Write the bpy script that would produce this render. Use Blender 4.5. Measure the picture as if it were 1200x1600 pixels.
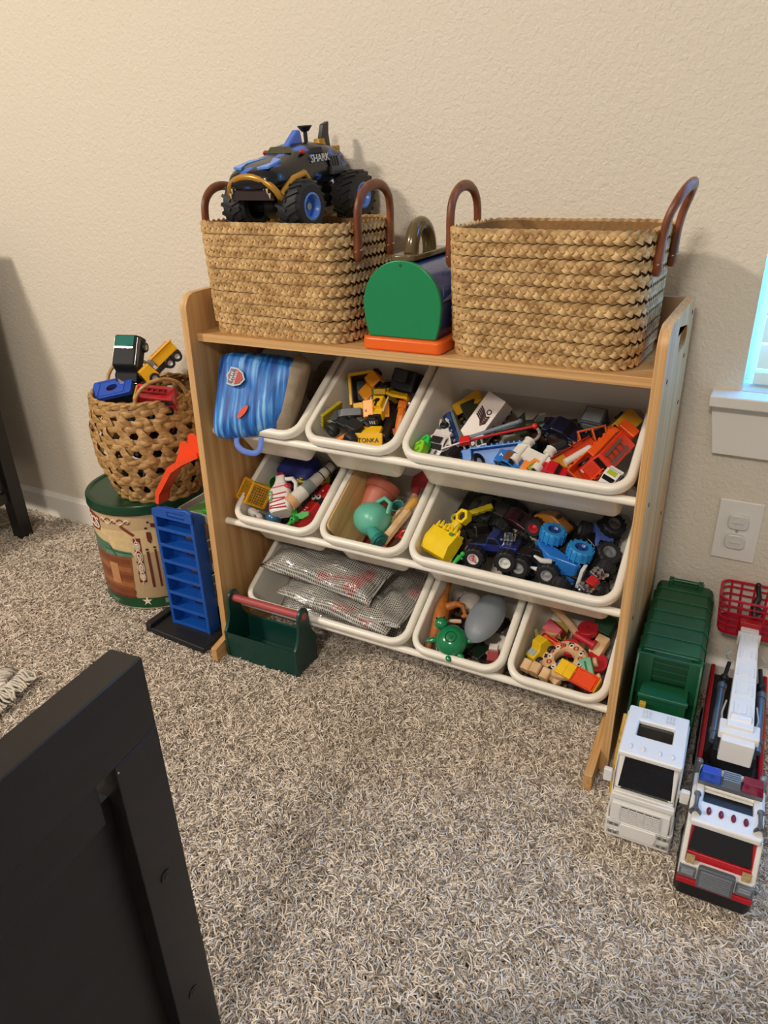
import bpy, bmesh, math, random
from math import sin, cos, pi, radians as rad, sqrt
from mathutils import Vector as V, Matrix, Euler
from mathutils.geometry import tessellate_polygon
random.seed(7)
for o in list(bpy.data.objects): bpy.data.objects.remove(o)
S = bpy.context.scene
C = S.collection

# ---------------------------------------------------------------- camera
yaw, pitch, roll = 0.50372, 0.45419, -0.03331
fw = V((-sin(yaw)*cos(pitch), cos(yaw)*cos(pitch), -sin(pitch)))
rt = V((cos(yaw), sin(yaw), 0)); up = rt.cross(fw)
r2 = rt*cos(roll)+up*sin(roll); u2 = -rt*sin(roll)+up*cos(roll)
cam = bpy.data.cameras.new('camera'); co = bpy.data.objects.new('camera', cam); C.objects.link(co)
mw = Matrix((r2, u2, -fw)).transposed().to_4x4(); mw.translation = (0.98978, -1.33698, 0.99354)
co.matrix_world = mw
cam.sensor_fit = 'VERTICAL'; cam.sensor_height = 24; cam.lens = 24*1143.0/1600; cam.clip_start = .02
S.camera = co
# ---------------------------------------------------------------- world and lights
w = bpy.data.worlds.new('room_light'); S.world = w; w.use_nodes = True
w.node_tree.nodes['Background'].inputs[0].default_value = (1.0, .95, .90, 1)
w.node_tree.nodes['Background'].inputs[1].default_value = .35
def area(name, loc, target, size, power, col, shape='DISK'):
    l = bpy.data.lights.new(name, 'AREA'); l.shape = shape; l.size = size; l.energy = power; l.color = col
    o = bpy.data.objects.new(name, l); C.objects.link(o); o.location = loc
    o.rotation_euler = (V(target)-V(loc)).to_track_quat('-Z', 'Y').to_euler(); return o
area('ceiling_light', (-1.25, -2.15, 2.42), (-.6, -1.2, 0), .30, 70, (1.0, .90, .78))
area('front_fill_light', (.8, -2.8, 2.42), (.6, -.6, .7), .5, 56, (1.0, .92, .83))  # added fill lamp, out of view: evens the wall, brightens front faces
S.view_settings.view_transform = 'Standard'; S.view_settings.look = 'None'
S.view_settings.gamma = 1; S.view_settings.use_curve_mapping = False; S.view_settings.exposure = 0.0

# ---------------------------------------------------------------- materials
def lin(h):
    if isinstance(h, str):
        h = h.lstrip('#'); h = [int(h[i:i+2], 16)/255 for i in (0, 2, 4)]
    return tuple((c/12.92 if c <= .04045 else ((c+.055)/1.055)**2.4) for c in h)+(1,)
MC = {}
def P(h, rough=.4, metal=0., var=.06, bump=0., scale=60, alpha=1., trans=0., emit=0., coat=0., spec=.5):
    """procedural principled material: base colour with faint mottling and optional fine relief"""
    k = (h, rough, metal, var, bump, scale, alpha, trans, emit, coat, spec)
    if k in MC: return MC[k]
    m = bpy.data.materials.new('mat_'+h.strip('#')); m.use_nodes = True; MC[k] = m
    nt = m.node_tree; b = nt.nodes['Principled BSDF']; N = nt.nodes.new; L = nt.links.new
    b.inputs['Roughness'].default_value = rough; b.inputs['Metallic'].default_value = metal
    b.inputs['Alpha'].default_value = alpha; b.inputs['Transmission Weight'].default_value = trans
    b.inputs['Coat Weight'].default_value = coat; b.inputs['Specular IOR Level'].default_value = spec
    tc = N('ShaderNodeTexCoord'); no = N('ShaderNodeTexNoise'); no.inputs['Scale'].default_value = scale; no.inputs['Detail'].default_value = 3
    L(tc.outputs['Object'], no.inputs['Vector'])
    hv = N('ShaderNodeHueSaturation'); hv.inputs['Color'].default_value = lin(h)
    mr = N('ShaderNodeMapRange'); mr.inputs[3].default_value = 1-var*2; mr.inputs[4].default_value = 1+var*2
    L(no.outputs['Fac'], mr.inputs[0]); L(mr.outputs[0], hv.inputs['Value']); L(hv.outputs[0], b.inputs['Base Color'])
    if emit:
        L(hv.outputs[0], b.inputs['Emission Color']); b.inputs['Emission Strength'].default_value = emit
    if bump:
        bp = N('ShaderNodeBump'); bp.inputs['Strength'].default_value = bump; bp.inputs['Distance'].default_value = .002
        L(no.outputs['Fac'], bp.inputs['Height']); L(bp.outputs[0], b.inputs['Normal'])
    return m
def streak(name, c1, c2, vec, rough=.5, detail=4, lo=.35, hi=.65, bump=.0, c3=None):
    """streaky material (wood grain, fibre, painted streaks): noise stretched by vec in object space"""
    m = bpy.data.materials.new(name); m.use_nodes = True
    nt = m.node_tree; b = nt.nodes['Principled BSDF']; N = nt.nodes.new; L = nt.links.new
    b.inputs['Roughness'].default_value = rough
    tc = N('ShaderNodeTexCoord'); mp = N('ShaderNodeMapping'); mp.inputs['Scale'].default_value = vec
    no = N('ShaderNodeTexNoise'); no.inputs['Scale'].default_value = 1; no.inputs['Detail'].default_value = detail
    cr = N('ShaderNodeValToRGB'); cr.color_ramp.elements[0].position = lo; cr.color_ramp.elements[1].position = hi
    cr.color_ramp.elements[0].color = lin(c1); cr.color_ramp.elements[1].color = lin(c2)
    if c3:
        e = cr.color_ramp.elements.new((lo+hi)/2); e.color = lin(c3)
    L(tc.outputs['Object'], mp.inputs[0]); L(mp.outputs[0], no.inputs[0]); L(no.outputs['Fac'], cr.inputs[0]); L(cr.outputs[0], b.inputs['Base Color'])
    if bump:
        bp = N('ShaderNodeBump'); bp.inputs['Strength'].default_value = bump; bp.inputs['Distance'].default_value = .001
        L(no.outputs['Fac'], bp.inputs['Height']); L(bp.outputs[0], b.inputs['Normal'])
    return m

# ---------------------------------------------------------------- mesh primitives -> (verts, faces)
def T(loc=(0, 0, 0), rot=(0, 0, 0), sc=(1, 1, 1)):
    return Matrix.LocRotScale(V(loc), Euler([rad(a) for a in rot]), V(sc))
def X(prim, loc=(0, 0, 0), rot=(0, 0, 0), sc=(1, 1, 1)):
    m = T(loc, rot, sc); return [tuple(m @ V(v)) for v in prim[0]], prim[1]
def box(c, s, rot=(0, 0, 0), t=(1, 1)):
    """box centred at c with size s; t scales the top face"""
    x, y, z = s[0]/2, s[1]/2, s[2]/2
    v = [(-x, -y, -z), (x, -y, -z), (x, y, -z), (-x, y, -z), (-x*t[0], -y*t[1], z), (x*t[0], -y*t[1], z), (x*t[0], y*t[1], z), (-x*t[0], y*t[1], z)]
    return X((v, [(3, 2, 1, 0), (4, 5, 6, 7), (0, 1, 5, 4), (1, 2, 6, 5), (2, 3, 7, 6), (3, 0, 4, 7)]), c, rot)
def lathe(pr, n=20, c=(0, 0, 0), rot=(0, 0, 0)):
    """profile [(r,z)...] spun about z"""
    v, f = [], []
    for r, z in pr:
        for i in range(n):
            a = 2*pi*i/n; v.append((max(r, 1e-5)*cos(a), max(r, 1e-5)*sin(a), z))
    for j in range(len(pr)-1):
        for i in range(n):
            k = (i+1) % n; f.append((j*n+i, j*n+k, j*n+n+k, j*n+n+i))
    return X((v, f), c, rot)
def cyl(c, r, h, axis='z', n=16, r2=None):
    r2 = r if r2 is None else r2
    v = [(r*cos(2*pi*i/n), r*sin(2*pi*i/n), -h/2) for i in range(n)]+[(r2*cos(2*pi*i/n), r2*sin(2*pi*i/n), h/2) for i in range(n)]
    f = [(i, (i+1) % n, n+(i+1) % n, n+i) for i in range(n)]+[tuple(range(n-1, -1, -1)), tuple(range(n, 2*n))]
    return X((v, f), c, {'z': (0, 0, 0), 'x': (0, 90, 0), 'y': (-90, 0, 0)}[axis] if isinstance(axis, str) else axis)
def sph(c, r, n=14, rot=(0, 0, 0)):
    r = (r, r, r) if not isinstance(r, (tuple, list)) else r
    m = max(6, n//2+1)
    p = lathe([(sin(pi*j/m), -cos(pi*j/m)) for j in range(m+1)], n)
    return X(p, c, rot, r)
def tube(path, r, n=8, closed=False, flat=1., up=None):
    """tube along points; r is a number or a list; flat squashes the section along its normal"""
    p = [V(q) for q in path]; k = len(p); v, f = [], []
    nrm = None
    for i in range(k):
        a = p[(i-1) % k] if (closed or i > 0) else p[i]; b = p[(i+1) % k] if (closed or i < k-1) else p[i]
        t = (b-a).normalized()
        if up is not None: nrm = V(up)-t*t.dot(V(up))
        elif nrm is None:
            nrm = V((0, 0, 1)) if abs(t.z) < .9 else V((1, 0, 0)); nrm = nrm-t*t.dot(nrm)
        else: nrm = nrm-t*t.dot(nrm)
        nrm.normalize(); bi = t.cross(nrm); ri = r[i] if isinstance(r, (list, tuple)) else r
        for j in range(n):
            a2 = 2*pi*j/n; v.append(tuple(p[i]+nrm*(cos(a2)*ri*flat)+bi*(sin(a2)*ri)))
    for i in range(k if closed else k-1):
        for j in range(n):
            i2 = (i+1) % k; f.append((i*n+j, i*n+(j+1) % n, i2*n+(j+1) % n, i2*n+j))
    if not closed: f += [tuple(range(n-1, -1, -1)), tuple(range((k-1)*n, k*n))]
    return v, f
def prism(poly, d, plane='xz', c=(0, 0, 0), rot=(0, 0, 0), holes=()):
    """polygon extruded by d, centred; plane 'xy','xz','yz'"""
    loops = [list(poly)]+[list(h) for h in holes]
    def area2(q): return sum(q[i][0]*q[(i+1) % len(q)][1]-q[(i+1) % len(q)][0]*q[i][1] for i in range(len(q)))
    if area2(loops[0]) < 0: loops[0].reverse()
    for h in loops[1:]:
        if area2(h) > 0: h.reverse()
    pts = [q for l in loops for q in l]; n = len(pts)
    mp = {'xy': lambda a, b, h: (a, b, h), 'xz': lambda a, b, h: (a, -h, b), 'yz': lambda a, b, h: (h, a, b)}[plane]
    v = [mp(a, b, -d/2) for a, b in pts]+[mp(a, b, d/2) for a, b in pts]; f = []
    if holes:
        tri = tessellate_polygon([[V((a, b, 0)) for a, b in l] for l in loops])
        for t in tri:
            t = list(t)
            q = [pts[i] for i in t]
            if area2(q) < 0: t.reverse()
            f.append(tuple(n+i for i in t)); f.append(tuple(reversed(t)))
    else: f += [tuple(range(n, 2*n)), tuple(range(n-1, -1, -1))]
    o = 0
    for l in loops:
        m = len(l)
        for i in range(m): f.append((o+i, o+(i+1) % m, n+o+(i+1) % m, n+o+i))
        o += m
    return X((v, f), c, rot)
def rrect(a, b, r, n=5, cx=0, cy=0):
    """rounded rectangle, half sizes a,b"""
    o = []
    for k, (x, y) in enumerate(((a-r, b-r), (-(a-r), b-r), (-(a-r), -(b-r)), (a-r, -(b-r)))):
        for i in range(n+1):
            t = pi/2*(k+i/n); o.append((cx+x+r*cos(t), cy+y+r*sin(t)))
    return o
def torus(R, r, n=20, m=8, c=(0, 0, 0), rot=(0, 0, 0), fl=1.):
    return X(tube([(R*cos(2*pi*i/n), R*sin(2*pi*i/n), 0) for i in range(n)], r, m, True, fl, (0, 0, 1)), c, rot)
def rings(loops, cap0=True, cap1=True):
    """skin equal-length loops"""
    n = len(loops[0]); v = [p for l in loops for p in l]; f = []
    for j in range(len(loops)-1):
        for i in range(n): f.append((j*n+i, j*n+(i+1) % n, (j+1)*n+(i+1) % n, (j+1)*n+i))
    if cap0: f.append(tuple(range(n-1, -1, -1)))
    if cap1: f.append(tuple(range((len(loops)-1)*n, len(loops)*n)))
    return v, f
def txt(s, size, ext=.0004, c=(0, 0, 0), rot=(0, 0, 0), sx=1.):
    cu = bpy.data.curves.new('t', 'FONT'); cu.body = s; cu.size = size; cu.extrude = ext; cu.align_x = 'CENTER'; cu.align_y = 'CENTER'; cu.resolution_u = 2
    o = bpy.data.objects.new('t', cu); me = o.to_mesh()
    p = ([tuple(v.co) for v in me.vertices], [tuple(q.vertices) for q in me.polygons])
    o.to_mesh_clear(); bpy.data.objects.remove(o); bpy.data.curves.remove(cu)
    return X(p, c, rot, (sx, 1, 1))
def spl(path, n=5):
    """Catmull-Rom resampling of a polyline"""
    o = []; L = len(path)
    for i in range(L-1):
        a, b, c, d = (V(path[max(i-1, 0)]), V(path[i]), V(path[i+1]), V(path[min(i+2, L-1)]))
        for k in range(n):
            u = k/n; o.append(.5*((2*b)+(c-a)*u+(2*a-5*b+4*c-d)*u*u+(3*b-a-3*c+d)*u**3))
    return o+[V(path[-1])]
# ---------------------------------------------------------------- objects
def mesh(name, prims, mat):
    if isinstance(prims, tuple): prims = [prims]
    v, f, mi = [], [], []
    for p in prims:
        o = len(v); v += p[0]; f += [tuple(i+o for i in q) for q in p[1]]
    me = bpy.data.meshes.new(name); me.from_pydata(v, [], f); me.materials.append(mat); me.update()
    return me
EACH = set('rolled_seam stitch side_seam headlight headlight_bezel eye track guard_rail blade_arm side_rail rung rail side_wall axle mark rib tooth grille_bar hatch_bar stud handle_loop mirror_arm lens container_side lift_post engine_slot warning_stripe side_opening hood_vent stripe chassis_rail band link red_print cheek panel_line window roof_rack vent shelf_lip flipper parking_shelf wing_mirror'.split())
def part(name, prims, mat, parent=None, bev=0., seg=2, smooth=35, label=None):
    if name in EACH and isinstance(prims, list) and len(prims) > 1:      # alike pieces: one part each
        return [part(name, [p], mat, parent, bev, seg, smooth, label) for p in prims][0]
    me = mesh(name, prims, mat)
    if smooth:
        me.polygons.foreach_set('use_smooth', [True]*len(me.polygons)); me.set_sharp_from_angle(angle=rad(smooth))
    o = bpy.data.objects.new(name, me); C.objects.link(o)
    if parent: o.parent = parent
    if bev:
        b = o.modifiers.new('bevel', 'BEVEL'); b.width = bev; b.segments = seg; b.limit_method = 'ANGLE'; b.angle_limit = rad(35); b.harden_normals = True
    if label: o['label'] = label
    return o
def tag(o, label, cat=None, group=None, kind=None):
    o['label'] = label
    if cat: o['category'] = cat
    if group: o['group'] = group
    if kind: o['kind'] = kind
    return o
def thing(name, label, cat, m=None, group=None):
    o = bpy.data.objects.new(name, None); C.objects.link(o); o.empty_display_size = .02
    if m is not None: o.matrix_world = m
    return tag(o, label, cat, group)
def struct(name, prims, mat, label=None, bev=0, parent=None):
    o = part(name, prims, mat, parent, bev)
    if not parent: o['kind'] = 'structure'
    if label: o['label'] = label
    return o
# ================================================================ the room
def wall_mat():
    m = bpy.data.materials.new('orange_peel_paint'); m.use_nodes = True; nt = m.node_tree; b = nt.nodes['Principled BSDF']; N = nt.nodes.new; L = nt.links.new
    b.inputs['Base Color'].default_value = lin('#ddd3c2'); b.inputs['Roughness'].default_value = .75; b.inputs['Specular IOR Level'].default_value = .25
    tc = N('ShaderNodeTexCoord'); n1 = N('ShaderNodeTexNoise'); n1.inputs['Scale'].default_value = 110; n1.inputs['Detail'].default_value = 2; n1.inputs['Distortion'].default_value = .6
    n2 = N('ShaderNodeTexNoise'); n2.inputs['Scale'].default_value = 260; n2.inputs['Detail'].default_value = 2
    ad = N('ShaderNodeMath'); ad.operation = 'MULTIPLY_ADD'; ad.inputs[1].default_value = .35
    L(tc.outputs['Object'], n1.inputs[0]); L(tc.outputs['Object'], n2.inputs[0]); L(n2.outputs[0], ad.inputs[0]); L(n1.outputs[0], ad.inputs[2])
    bp = N('ShaderNodeBump'); bp.inputs['Strength'].default_value = .55; bp.inputs['Distance'].default_value = .004
    L(ad.outputs[0], bp.inputs['Height']); L(bp.outputs[0], b.inputs['Normal']); return m
WALL = wall_mat(); TRIM = P('#e9e4da', .35, var=.01); WHITE = P('#ece6d8', .32, var=.015, scale=20)
wx0, wx1, wz0, wz1 = .949, 1.95, .618, 1.95        # window opening
struct('wall_back', [prism([(-3, 0), (3.2, 0), (3.2, 2.45), (-3, 2.45)], .12, 'xz', (0, .06, 0), holes=[[(wx0, wz0), (wx1, wz0), (wx1, wz1), (wx0, wz1)]])], WALL)
struct('ceiling', [box((.1, -1.9, 2.475), (6.2, 4.0, .05))], P('#e8e0d0', .8))
struct('floor', [box((.1, -1.9, -.022), (6.2, 4.0, .02))], P('#8a7d70', .95, var=.15, scale=300))
bb = [(-.013, -.012), (0, -.012), (0, .0806), (-.004, .0806), (-.0075, .074), (-.013, .068)]
struct('baseboard_back', [prism(bb, 6.2, 'yz', (.1, 0, 0))], TRIM, bev=.0006)
# carpet pile: curly yarn tufts scattered over the floor
def yarn(k):
    rng = random.Random(k); pr = []
    for _ in range(3):
        a = rng.uniform(0, 2*pi); bx_, by_ = rng.uniform(-.004, .004), rng.uniform(-.004, .004); ln = rng.uniform(.7, 1.15); cu = rng.uniform(-1.2, 1.2); pts = []
        x, y, z = bx_, by_, -.013; el = rng.uniform(1.1, 1.5)
        for i in range(6):
            pts.append((x, y, z)); st = .0056*ln
            x += cos(a)*cos(el)*st; y += sin(a)*cos(el)*st; z += sin(el)*st
            el -= rng.uniform(.2, .62); a += cu*.35
        pr.append(tube(pts, [.0011, .0013, .00135, .00135, .0012, .0006], 5))
    return pr
def yarn_mat():
    m = bpy.data.materials.new('carpet_yarn'); m.use_nodes = True; nt = m.node_tree; b = nt.nodes['Principled BSDF']; N = nt.nodes.new; L = nt.links.new
    b.inputs['Roughness'].default_value = .9; b.inputs['Specular IOR Level'].default_value = .15
    oi = N('ShaderNodeObjectInfo'); cr = N('ShaderNodeValToRGB'); el = cr.color_ramp.elements
    el[0].position = 0; el[0].color = lin('#84776a'); el[1].position = 1; el[1].color = lin('#f7ecdc')
    e = el.new(.3); e.color = lin('#bbad9d'); e = el.new(.6); e.color = lin('#ded0c0')
    tc = N('ShaderNodeTexCoord'); no = N('ShaderNodeTexNoise'); no.inputs['Scale'].default_value = 260; ad = N('ShaderNodeMath'); ad.operation = 'MULTIPLY_ADD'; ad.inputs[1].default_value = .5
    sb = N('ShaderNodeMath'); sb.operation = 'SUBTRACT'; sb.inputs[1].default_value = .25
    L(tc.outputs['Object'], no.inputs[0]); L(no.outputs[0], ad.inputs[0]); L(oi.outputs['Random'], sb.inputs[0]); L(sb.outputs[0], ad.inputs[2])
    L(ad.outputs[0], cr.inputs[0]); L(cr.outputs[0], b.inputs['Base Color']); return m
YM = yarn_mat()
def carpet():
    me = bpy.data.meshes.new('carpet_pile'); me.from_pydata([(-1.5, -2.0, 0), (2.0, -2.0, 0), (2.0, -.013, 0), (-1.5, -.013, 0)], [], [(0, 1, 2, 3)]); me.materials.append(YM)
    o = bpy.data.objects.new('carpet_pile', me); C.objects.link(o); tag(o, 'shaggy beige and brown twisted yarn pile covering the floor', 'carpet', kind='stuff')
    ng = bpy.data.node_groups.new('pile', 'GeometryNodeTree'); ng.interface.new_socket('Geometry', in_out='INPUT', socket_type='NodeSocketGeometry'); ng.interface.new_socket('Geometry', in_out='OUTPUT', socket_type='NodeSocketGeometry')
    N = ng.nodes.new; L = ng.links.new; gi = N('NodeGroupInput'); go = N('NodeGroupOutput')
    dp = N('GeometryNodeDistributePointsOnFaces'); dp.inputs['Density'].default_value = 58000
    col = bpy.data.collections.new('yarn_tufts')
    for k in range(7):
        ym = mesh('yarn', yarn(k), YM); ym.polygons.foreach_set('use_smooth', [True]*len(ym.polygons)); col.objects.link(bpy.data.objects.new('yarn', ym))
    ci = N('GeometryNodeCollectionInfo'); ci.inputs['Collection'].default_value = col; ci.inputs['Separate Children'].default_value = True; ci.inputs['Reset Children'].default_value = True
    ip = N('GeometryNodeInstanceOnPoints'); ip.inputs['Pick Instance'].default_value = True
    rv = N('FunctionNodeRandomValue'); rv.data_type = 'FLOAT_VECTOR'; rv.inputs[0].default_value = (-.25, -.25, 0); rv.inputs[1].default_value = (.25, .25, 6.283)
    rs = N('FunctionNodeRandomValue'); rs.data_type = 'FLOAT'; rs.inputs[2].default_value = .58; rs.inputs[3].default_value = .95
    L(gi.outputs[0], dp.inputs['Mesh']); L(dp.outputs['Points'], ip.inputs['Points']); L(ci.outputs[0], ip.inputs['Instance']); L(rv.outputs[0], ip.inputs['Rotation']); L(rs.outputs[1], ip.inputs['Scale'])
    L(ip.outputs[0], go.inputs[0])
    md = o.modifiers.new('pile', 'NODES'); md.node_group = ng
carpet()
# window: frame, bright pane, closed blind, stool and apron
win = struct('window_1', [prism([(wx0, wz0), (wx1, wz0), (wx1, wz1), (wx0, wz1)], .03, 'xz', (0, .095, 0), holes=[[(wx0+.014, wz0+.014), (wx1-.014, wz0+.014), (wx1-.014, wz1-.014), (wx0+.014, wz1-.014)]])], TRIM)
struct('window_pane', [box(((wx0+wx1)/2, .1, (wz0+wz1)/2), (wx1-wx0-.02, .006, wz1-wz0-.02))], P('#4fb4ff', .2, emit=11.0, var=.0), parent=win)
SL = P('#f4f4f6', .5, var=.01, trans=0.0)
def slat_mat():
    m = bpy.data.materials.new('blind_slat'); m.use_nodes = True; nt = m.node_tree; N = nt.nodes.new; L = nt.links.new; b = nt.nodes['Principled BSDF']
    b.inputs['Base Color'].default_value = lin('#f6f2ea'); b.inputs['Roughness'].default_value = .45
    tr = N('ShaderNodeBsdfTranslucent'); tr.inputs[0].default_value = (1, .72, .50, 1); mx = N('ShaderNodeMixShader'); mx.inputs[0].default_value = .3
    L(b.outputs[0], mx.inputs[1]); L(tr.outputs[0], mx.inputs[2]); L(mx.outputs[0], nt.nodes['Material Output'].inputs[0]); return m
SM = slat_mat(); z = wz0+.049; sl0 = None
while z < wz1-.05:
    if sl0 is None:
        sl0 = part('slat', [box((0, 0, 0), (wx1-wx0-.022, .003, .040), (-12, 0, 0))], SM, win, .001)
        o = sl0
    else:
        o = sl0.copy(); C.objects.link(o)
    o.location = ((wx0+wx1)/2+.004, .045, z); z += .0445
part('bottom_rail', [box(((wx0+wx1)/2+.004, .045, wz0+.014), (wx1-wx0-.02, .022, .02))], SM, win, .002)
struct('window_stool', [box((1.45, .008, .607), (1.092, .104, .020))], TRIM, parent=win, bev=.003)
struct('window_apron', [prism([(.907, .597), (2.0, .597), (2.0, .507), (.921, .507)], .018, 'xz', (0, -.009, 0))], TRIM, parent=win, bev=.0015)
# wall outlet with two safety caps
ot = thing('wall_outlet', 'white wall outlet plate with two child safety caps below the window', 'outlet', T((.9853, 0, .3606)))
part('cover_plate', [box((0, -.003, 0), (.0736, .006, .1192))], P('#e6e2da', .3, var=.01), ot, .0025, 2)
for s in (1, -1):
    c = part('safety_cap', [prism(rrect(.0172, .0142, .009), .009, 'xz', (0, -.0085, s*.0195))], P('#d8d4cd', .22, var=.02, coat=.3), ot, .0025, 3)
    part('finger_grip', [box((0, -.0135, s*.0195), (.018, .003, .003))], P('#cfcbc4', .3), c, .0008)
part('plate_screw', [cyl((0, -.0065, 0), .0026, .002, 'y', 10)], P('#bdb9b2', .3, .5), ot)
# ================================================================ toy shelf
W, H, t = .8605, .7755, .015
oakV = streak('oak_upright', '#b8864e', '#d8b07a', (420, 60, 2.2), .45, 3, .3, .7)
oakH = streak('oak_board', '#b6844c', '#d6ae78', (2.2, 55, 420), .45, 3, .3, .7)
oakB = streak('oak_back', '#97785a', '#ab8c6c', (90, 90, 3), .5, 3, .3, .7)
oakY = streak('oak_rail', '#b6844c', '#d8ae76', (420, 2.5, 70), .45, 3, .3, .7)
shelf = thing('toy_storage_shelf', 'light oak toy storage shelf with slanted white bins against the wall', 'shelf')
def arc(cx, cy, r, a0, a1, n=6): return [(cx+r*cos(rad(a0+(a1-a0)*i/n)), cy+r*sin(rad(a0+(a1-a0)*i/n))) for i in range(n+1)]
prof = [(-.047, 0), (-.047, H)]+arc(-.298+.030, H-.030, .030, 90, 180)+[(-.318, 0)]
slot = rrect(.040, .016, .015, 5, -.143, .728)
for x in (t/2, W-t/2):
    p = part('side_panel', [prism(prof, t, 'yz', (x, 0, 0), holes=[slot])], oakV, shelf, .0008)
for y, z in ((-.262, .693), (-.10, .693), (-.268, .503), (-.085, .612), (-.268, .298), (-.085, .408), (-.07, .755)):
    part('cam_screw', [cyl((W+.0003, y, z), .0035, .001, 'x', 10)], P('#3a332c', .4, .6), shelf, smooth=0)
part('top_board', [box((W/2, -.163, .7007-t/2), (W-2*t, .231, t))], oakH, shelf, .0008)
part('back_board', [box((W/2, -.0535, .7385), (W-2*t, .012, .0735))], oakB, shelf, .0008)
part('back_panel', [box((W/2, -.0505, .345), (W-2*t, .005, .68))], P('#b9b2a8', .6), shelf)
for x in (t*1.5, W-t*1.5):
    part('foot_rail', [prism([(-.06, 0), (-.06, .06), (-.25, .06), (-.3742, .0345), (-.3742, 0)], t, 'yz', (x, 0, 0))], oakY, shelf, .0015)
TI = rad(31); LB = .250; ROWZ = (.521, .3165, .112); YF = -.283; DB = .112
for z in ROWZ:
    a = V((0, cos(TI), sin(TI))); b = V((0, -sin(TI), cos(TI)))
    f0 = V((0, YF, z))+a*.0062-b*.0247; f1 = V((0, YF, z))+a*(LB-.0062)-b*.0247
    for q in (f0, f1):
        part('support_rod', [cyl((W/2, q.y, q.z), .0074, W-2*t, 'x', 14)], WHITE, shelf)
# ---- bins
def bin_frame(x0, x1, row):
    a = V((0, cos(TI), sin(TI))); b = V((0, -sin(TI), cos(TI))); c = V(((x0+x1)/2, YF, ROWZ[row]))+a*LB/2
    m = Matrix(((1, 0, 0), a, b)).transposed().to_4x4(); m.translation = c; return m
BINS = {}
def make_bin(key, x0, x1, row, label):
    m = bin_frame(x0, x1, row); BINS[key] = (m, (x1-x0)/2, LB/2)
    o = thing('storage_bin', label, 'bin', m, 'white slanted storage bins')
    a, b = (x1-x0)/2-.0135, LB/2-.0135; R = .026
    def loop(off, z, r=R): return [(x, y, z) for x, y in rrect(a+off, b+off, max(r+off, .004), 6)]
    body = rings([loop(.0, .002), loop(-.006, -.05), loop(-.0125, -DB+.012), loop(-.0165, -DB+.004), loop(-.026, -DB+.001),
                  loop(-.026, -DB-.002), loop(-.0145, -DB+.001), loop(-.0100, -DB+.010), loop(-.0035, -.05), loop(.0024, .002)][::-1], False, False)
    n = len(loop(0, 0)); v, f = body
    f.append(tuple(range(4*n, 5*n))); f.append(tuple(range(5*n, 6*n))[::-1])
    part('tub', [(v, f)], WHITE, o, smooth=40)
    rp = [(0, 0), (0, .0025), (.002, .0043), (.0045, .005), (.0095, .0045), (.0125, .0025), (.0135, -.001), (.0135, -.0105), (.0118, -.0105), (.0112, -.001), (.0022, -.0015)]
    rp = rp+[rp[0]]
    part('rim', [rings([loop(*q) for q in rp][::-1], False, False)], WHITE, o, smooth=50)
    return o
make_bin('1a', .031, .226, 0, 'small white bin holding the blue drawstring bag, top row')
make_bin('1b', .231, .430, 0, 'small white bin filled with yellow construction toys, top row')
make_bin('1c', .435, .835, 0, 'wide white top row bin full of mixed toy cars and trucks')
make_bin('2a', .034, .242, 1, 'small white bin with yellow basket, white jug and red toys, middle row')
make_bin('2b', .247, .441, 1, 'small white middle row bin with toy flower pot and watering can')
make_bin('2c', .445, .836, 1, 'wide white middle row bin full of monster trucks')
make_bin('3a', .040, .445, 2, 'wide white bottom row bin holding silver mesh pouches')
make_bin('3b', .449, .644, 2, 'small white bottom row bin with green turtle and grey scoop')
make_bin('3c', .648, .838, 2, 'small white bottom row bin with wooden vehicles, next to right panel')
# ================================================================ woven baskets on the shelf
STRAW = streak('seagrass', '#9a7240', '#dcb880', (44, 44, 110), .55, 3, .30, .68, .15)
STRAW2 = streak('water_hyacinth', '#8e6838', '#c69d64', (70, 70, 160), .55, 3, .3, .7, .3)
LEATHER = streak('brown_leather', '#5e3018', '#8a4c28', (60, 60, 30), .38, 3, .3, .7)
BLACK = P('#17171a', .45, var=.1); RUB = P('#1d1d1f', .6, var=.12, bump=.2); DK = P('#0e0e10', .5)
def rr_path(a, b, r, n):
    """n points evenly spaced round a rounded rectangle, with outward normals"""
    import bisect
    pts = rrect(a, b, r, 10); pts.append(pts[0]); d = [0]
    for i in range(len(pts)-1): d.append(d[-1]+math.dist(pts[i], pts[i+1]))
    out = []
    for i in range(n):
        s = d[-1]*i/n; j = min(bisect.bisect_right(d, s)-1, len(pts)-2); u = (s-d[j])/max(d[j+1]-d[j], 1e-9)
        x = pts[j][0]*(1-u)+pts[j+1][0]*u; y = pts[j][1]*(1-u)+pts[j+1][1]*u
        tx, ty = pts[j+1][0]-pts[j][0], pts[j+1][1]-pts[j][1]; l = math.hypot(tx, ty) or 1
        out.append((x, y, ty/l, -tx/l))
    return out, d[-1]
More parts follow.
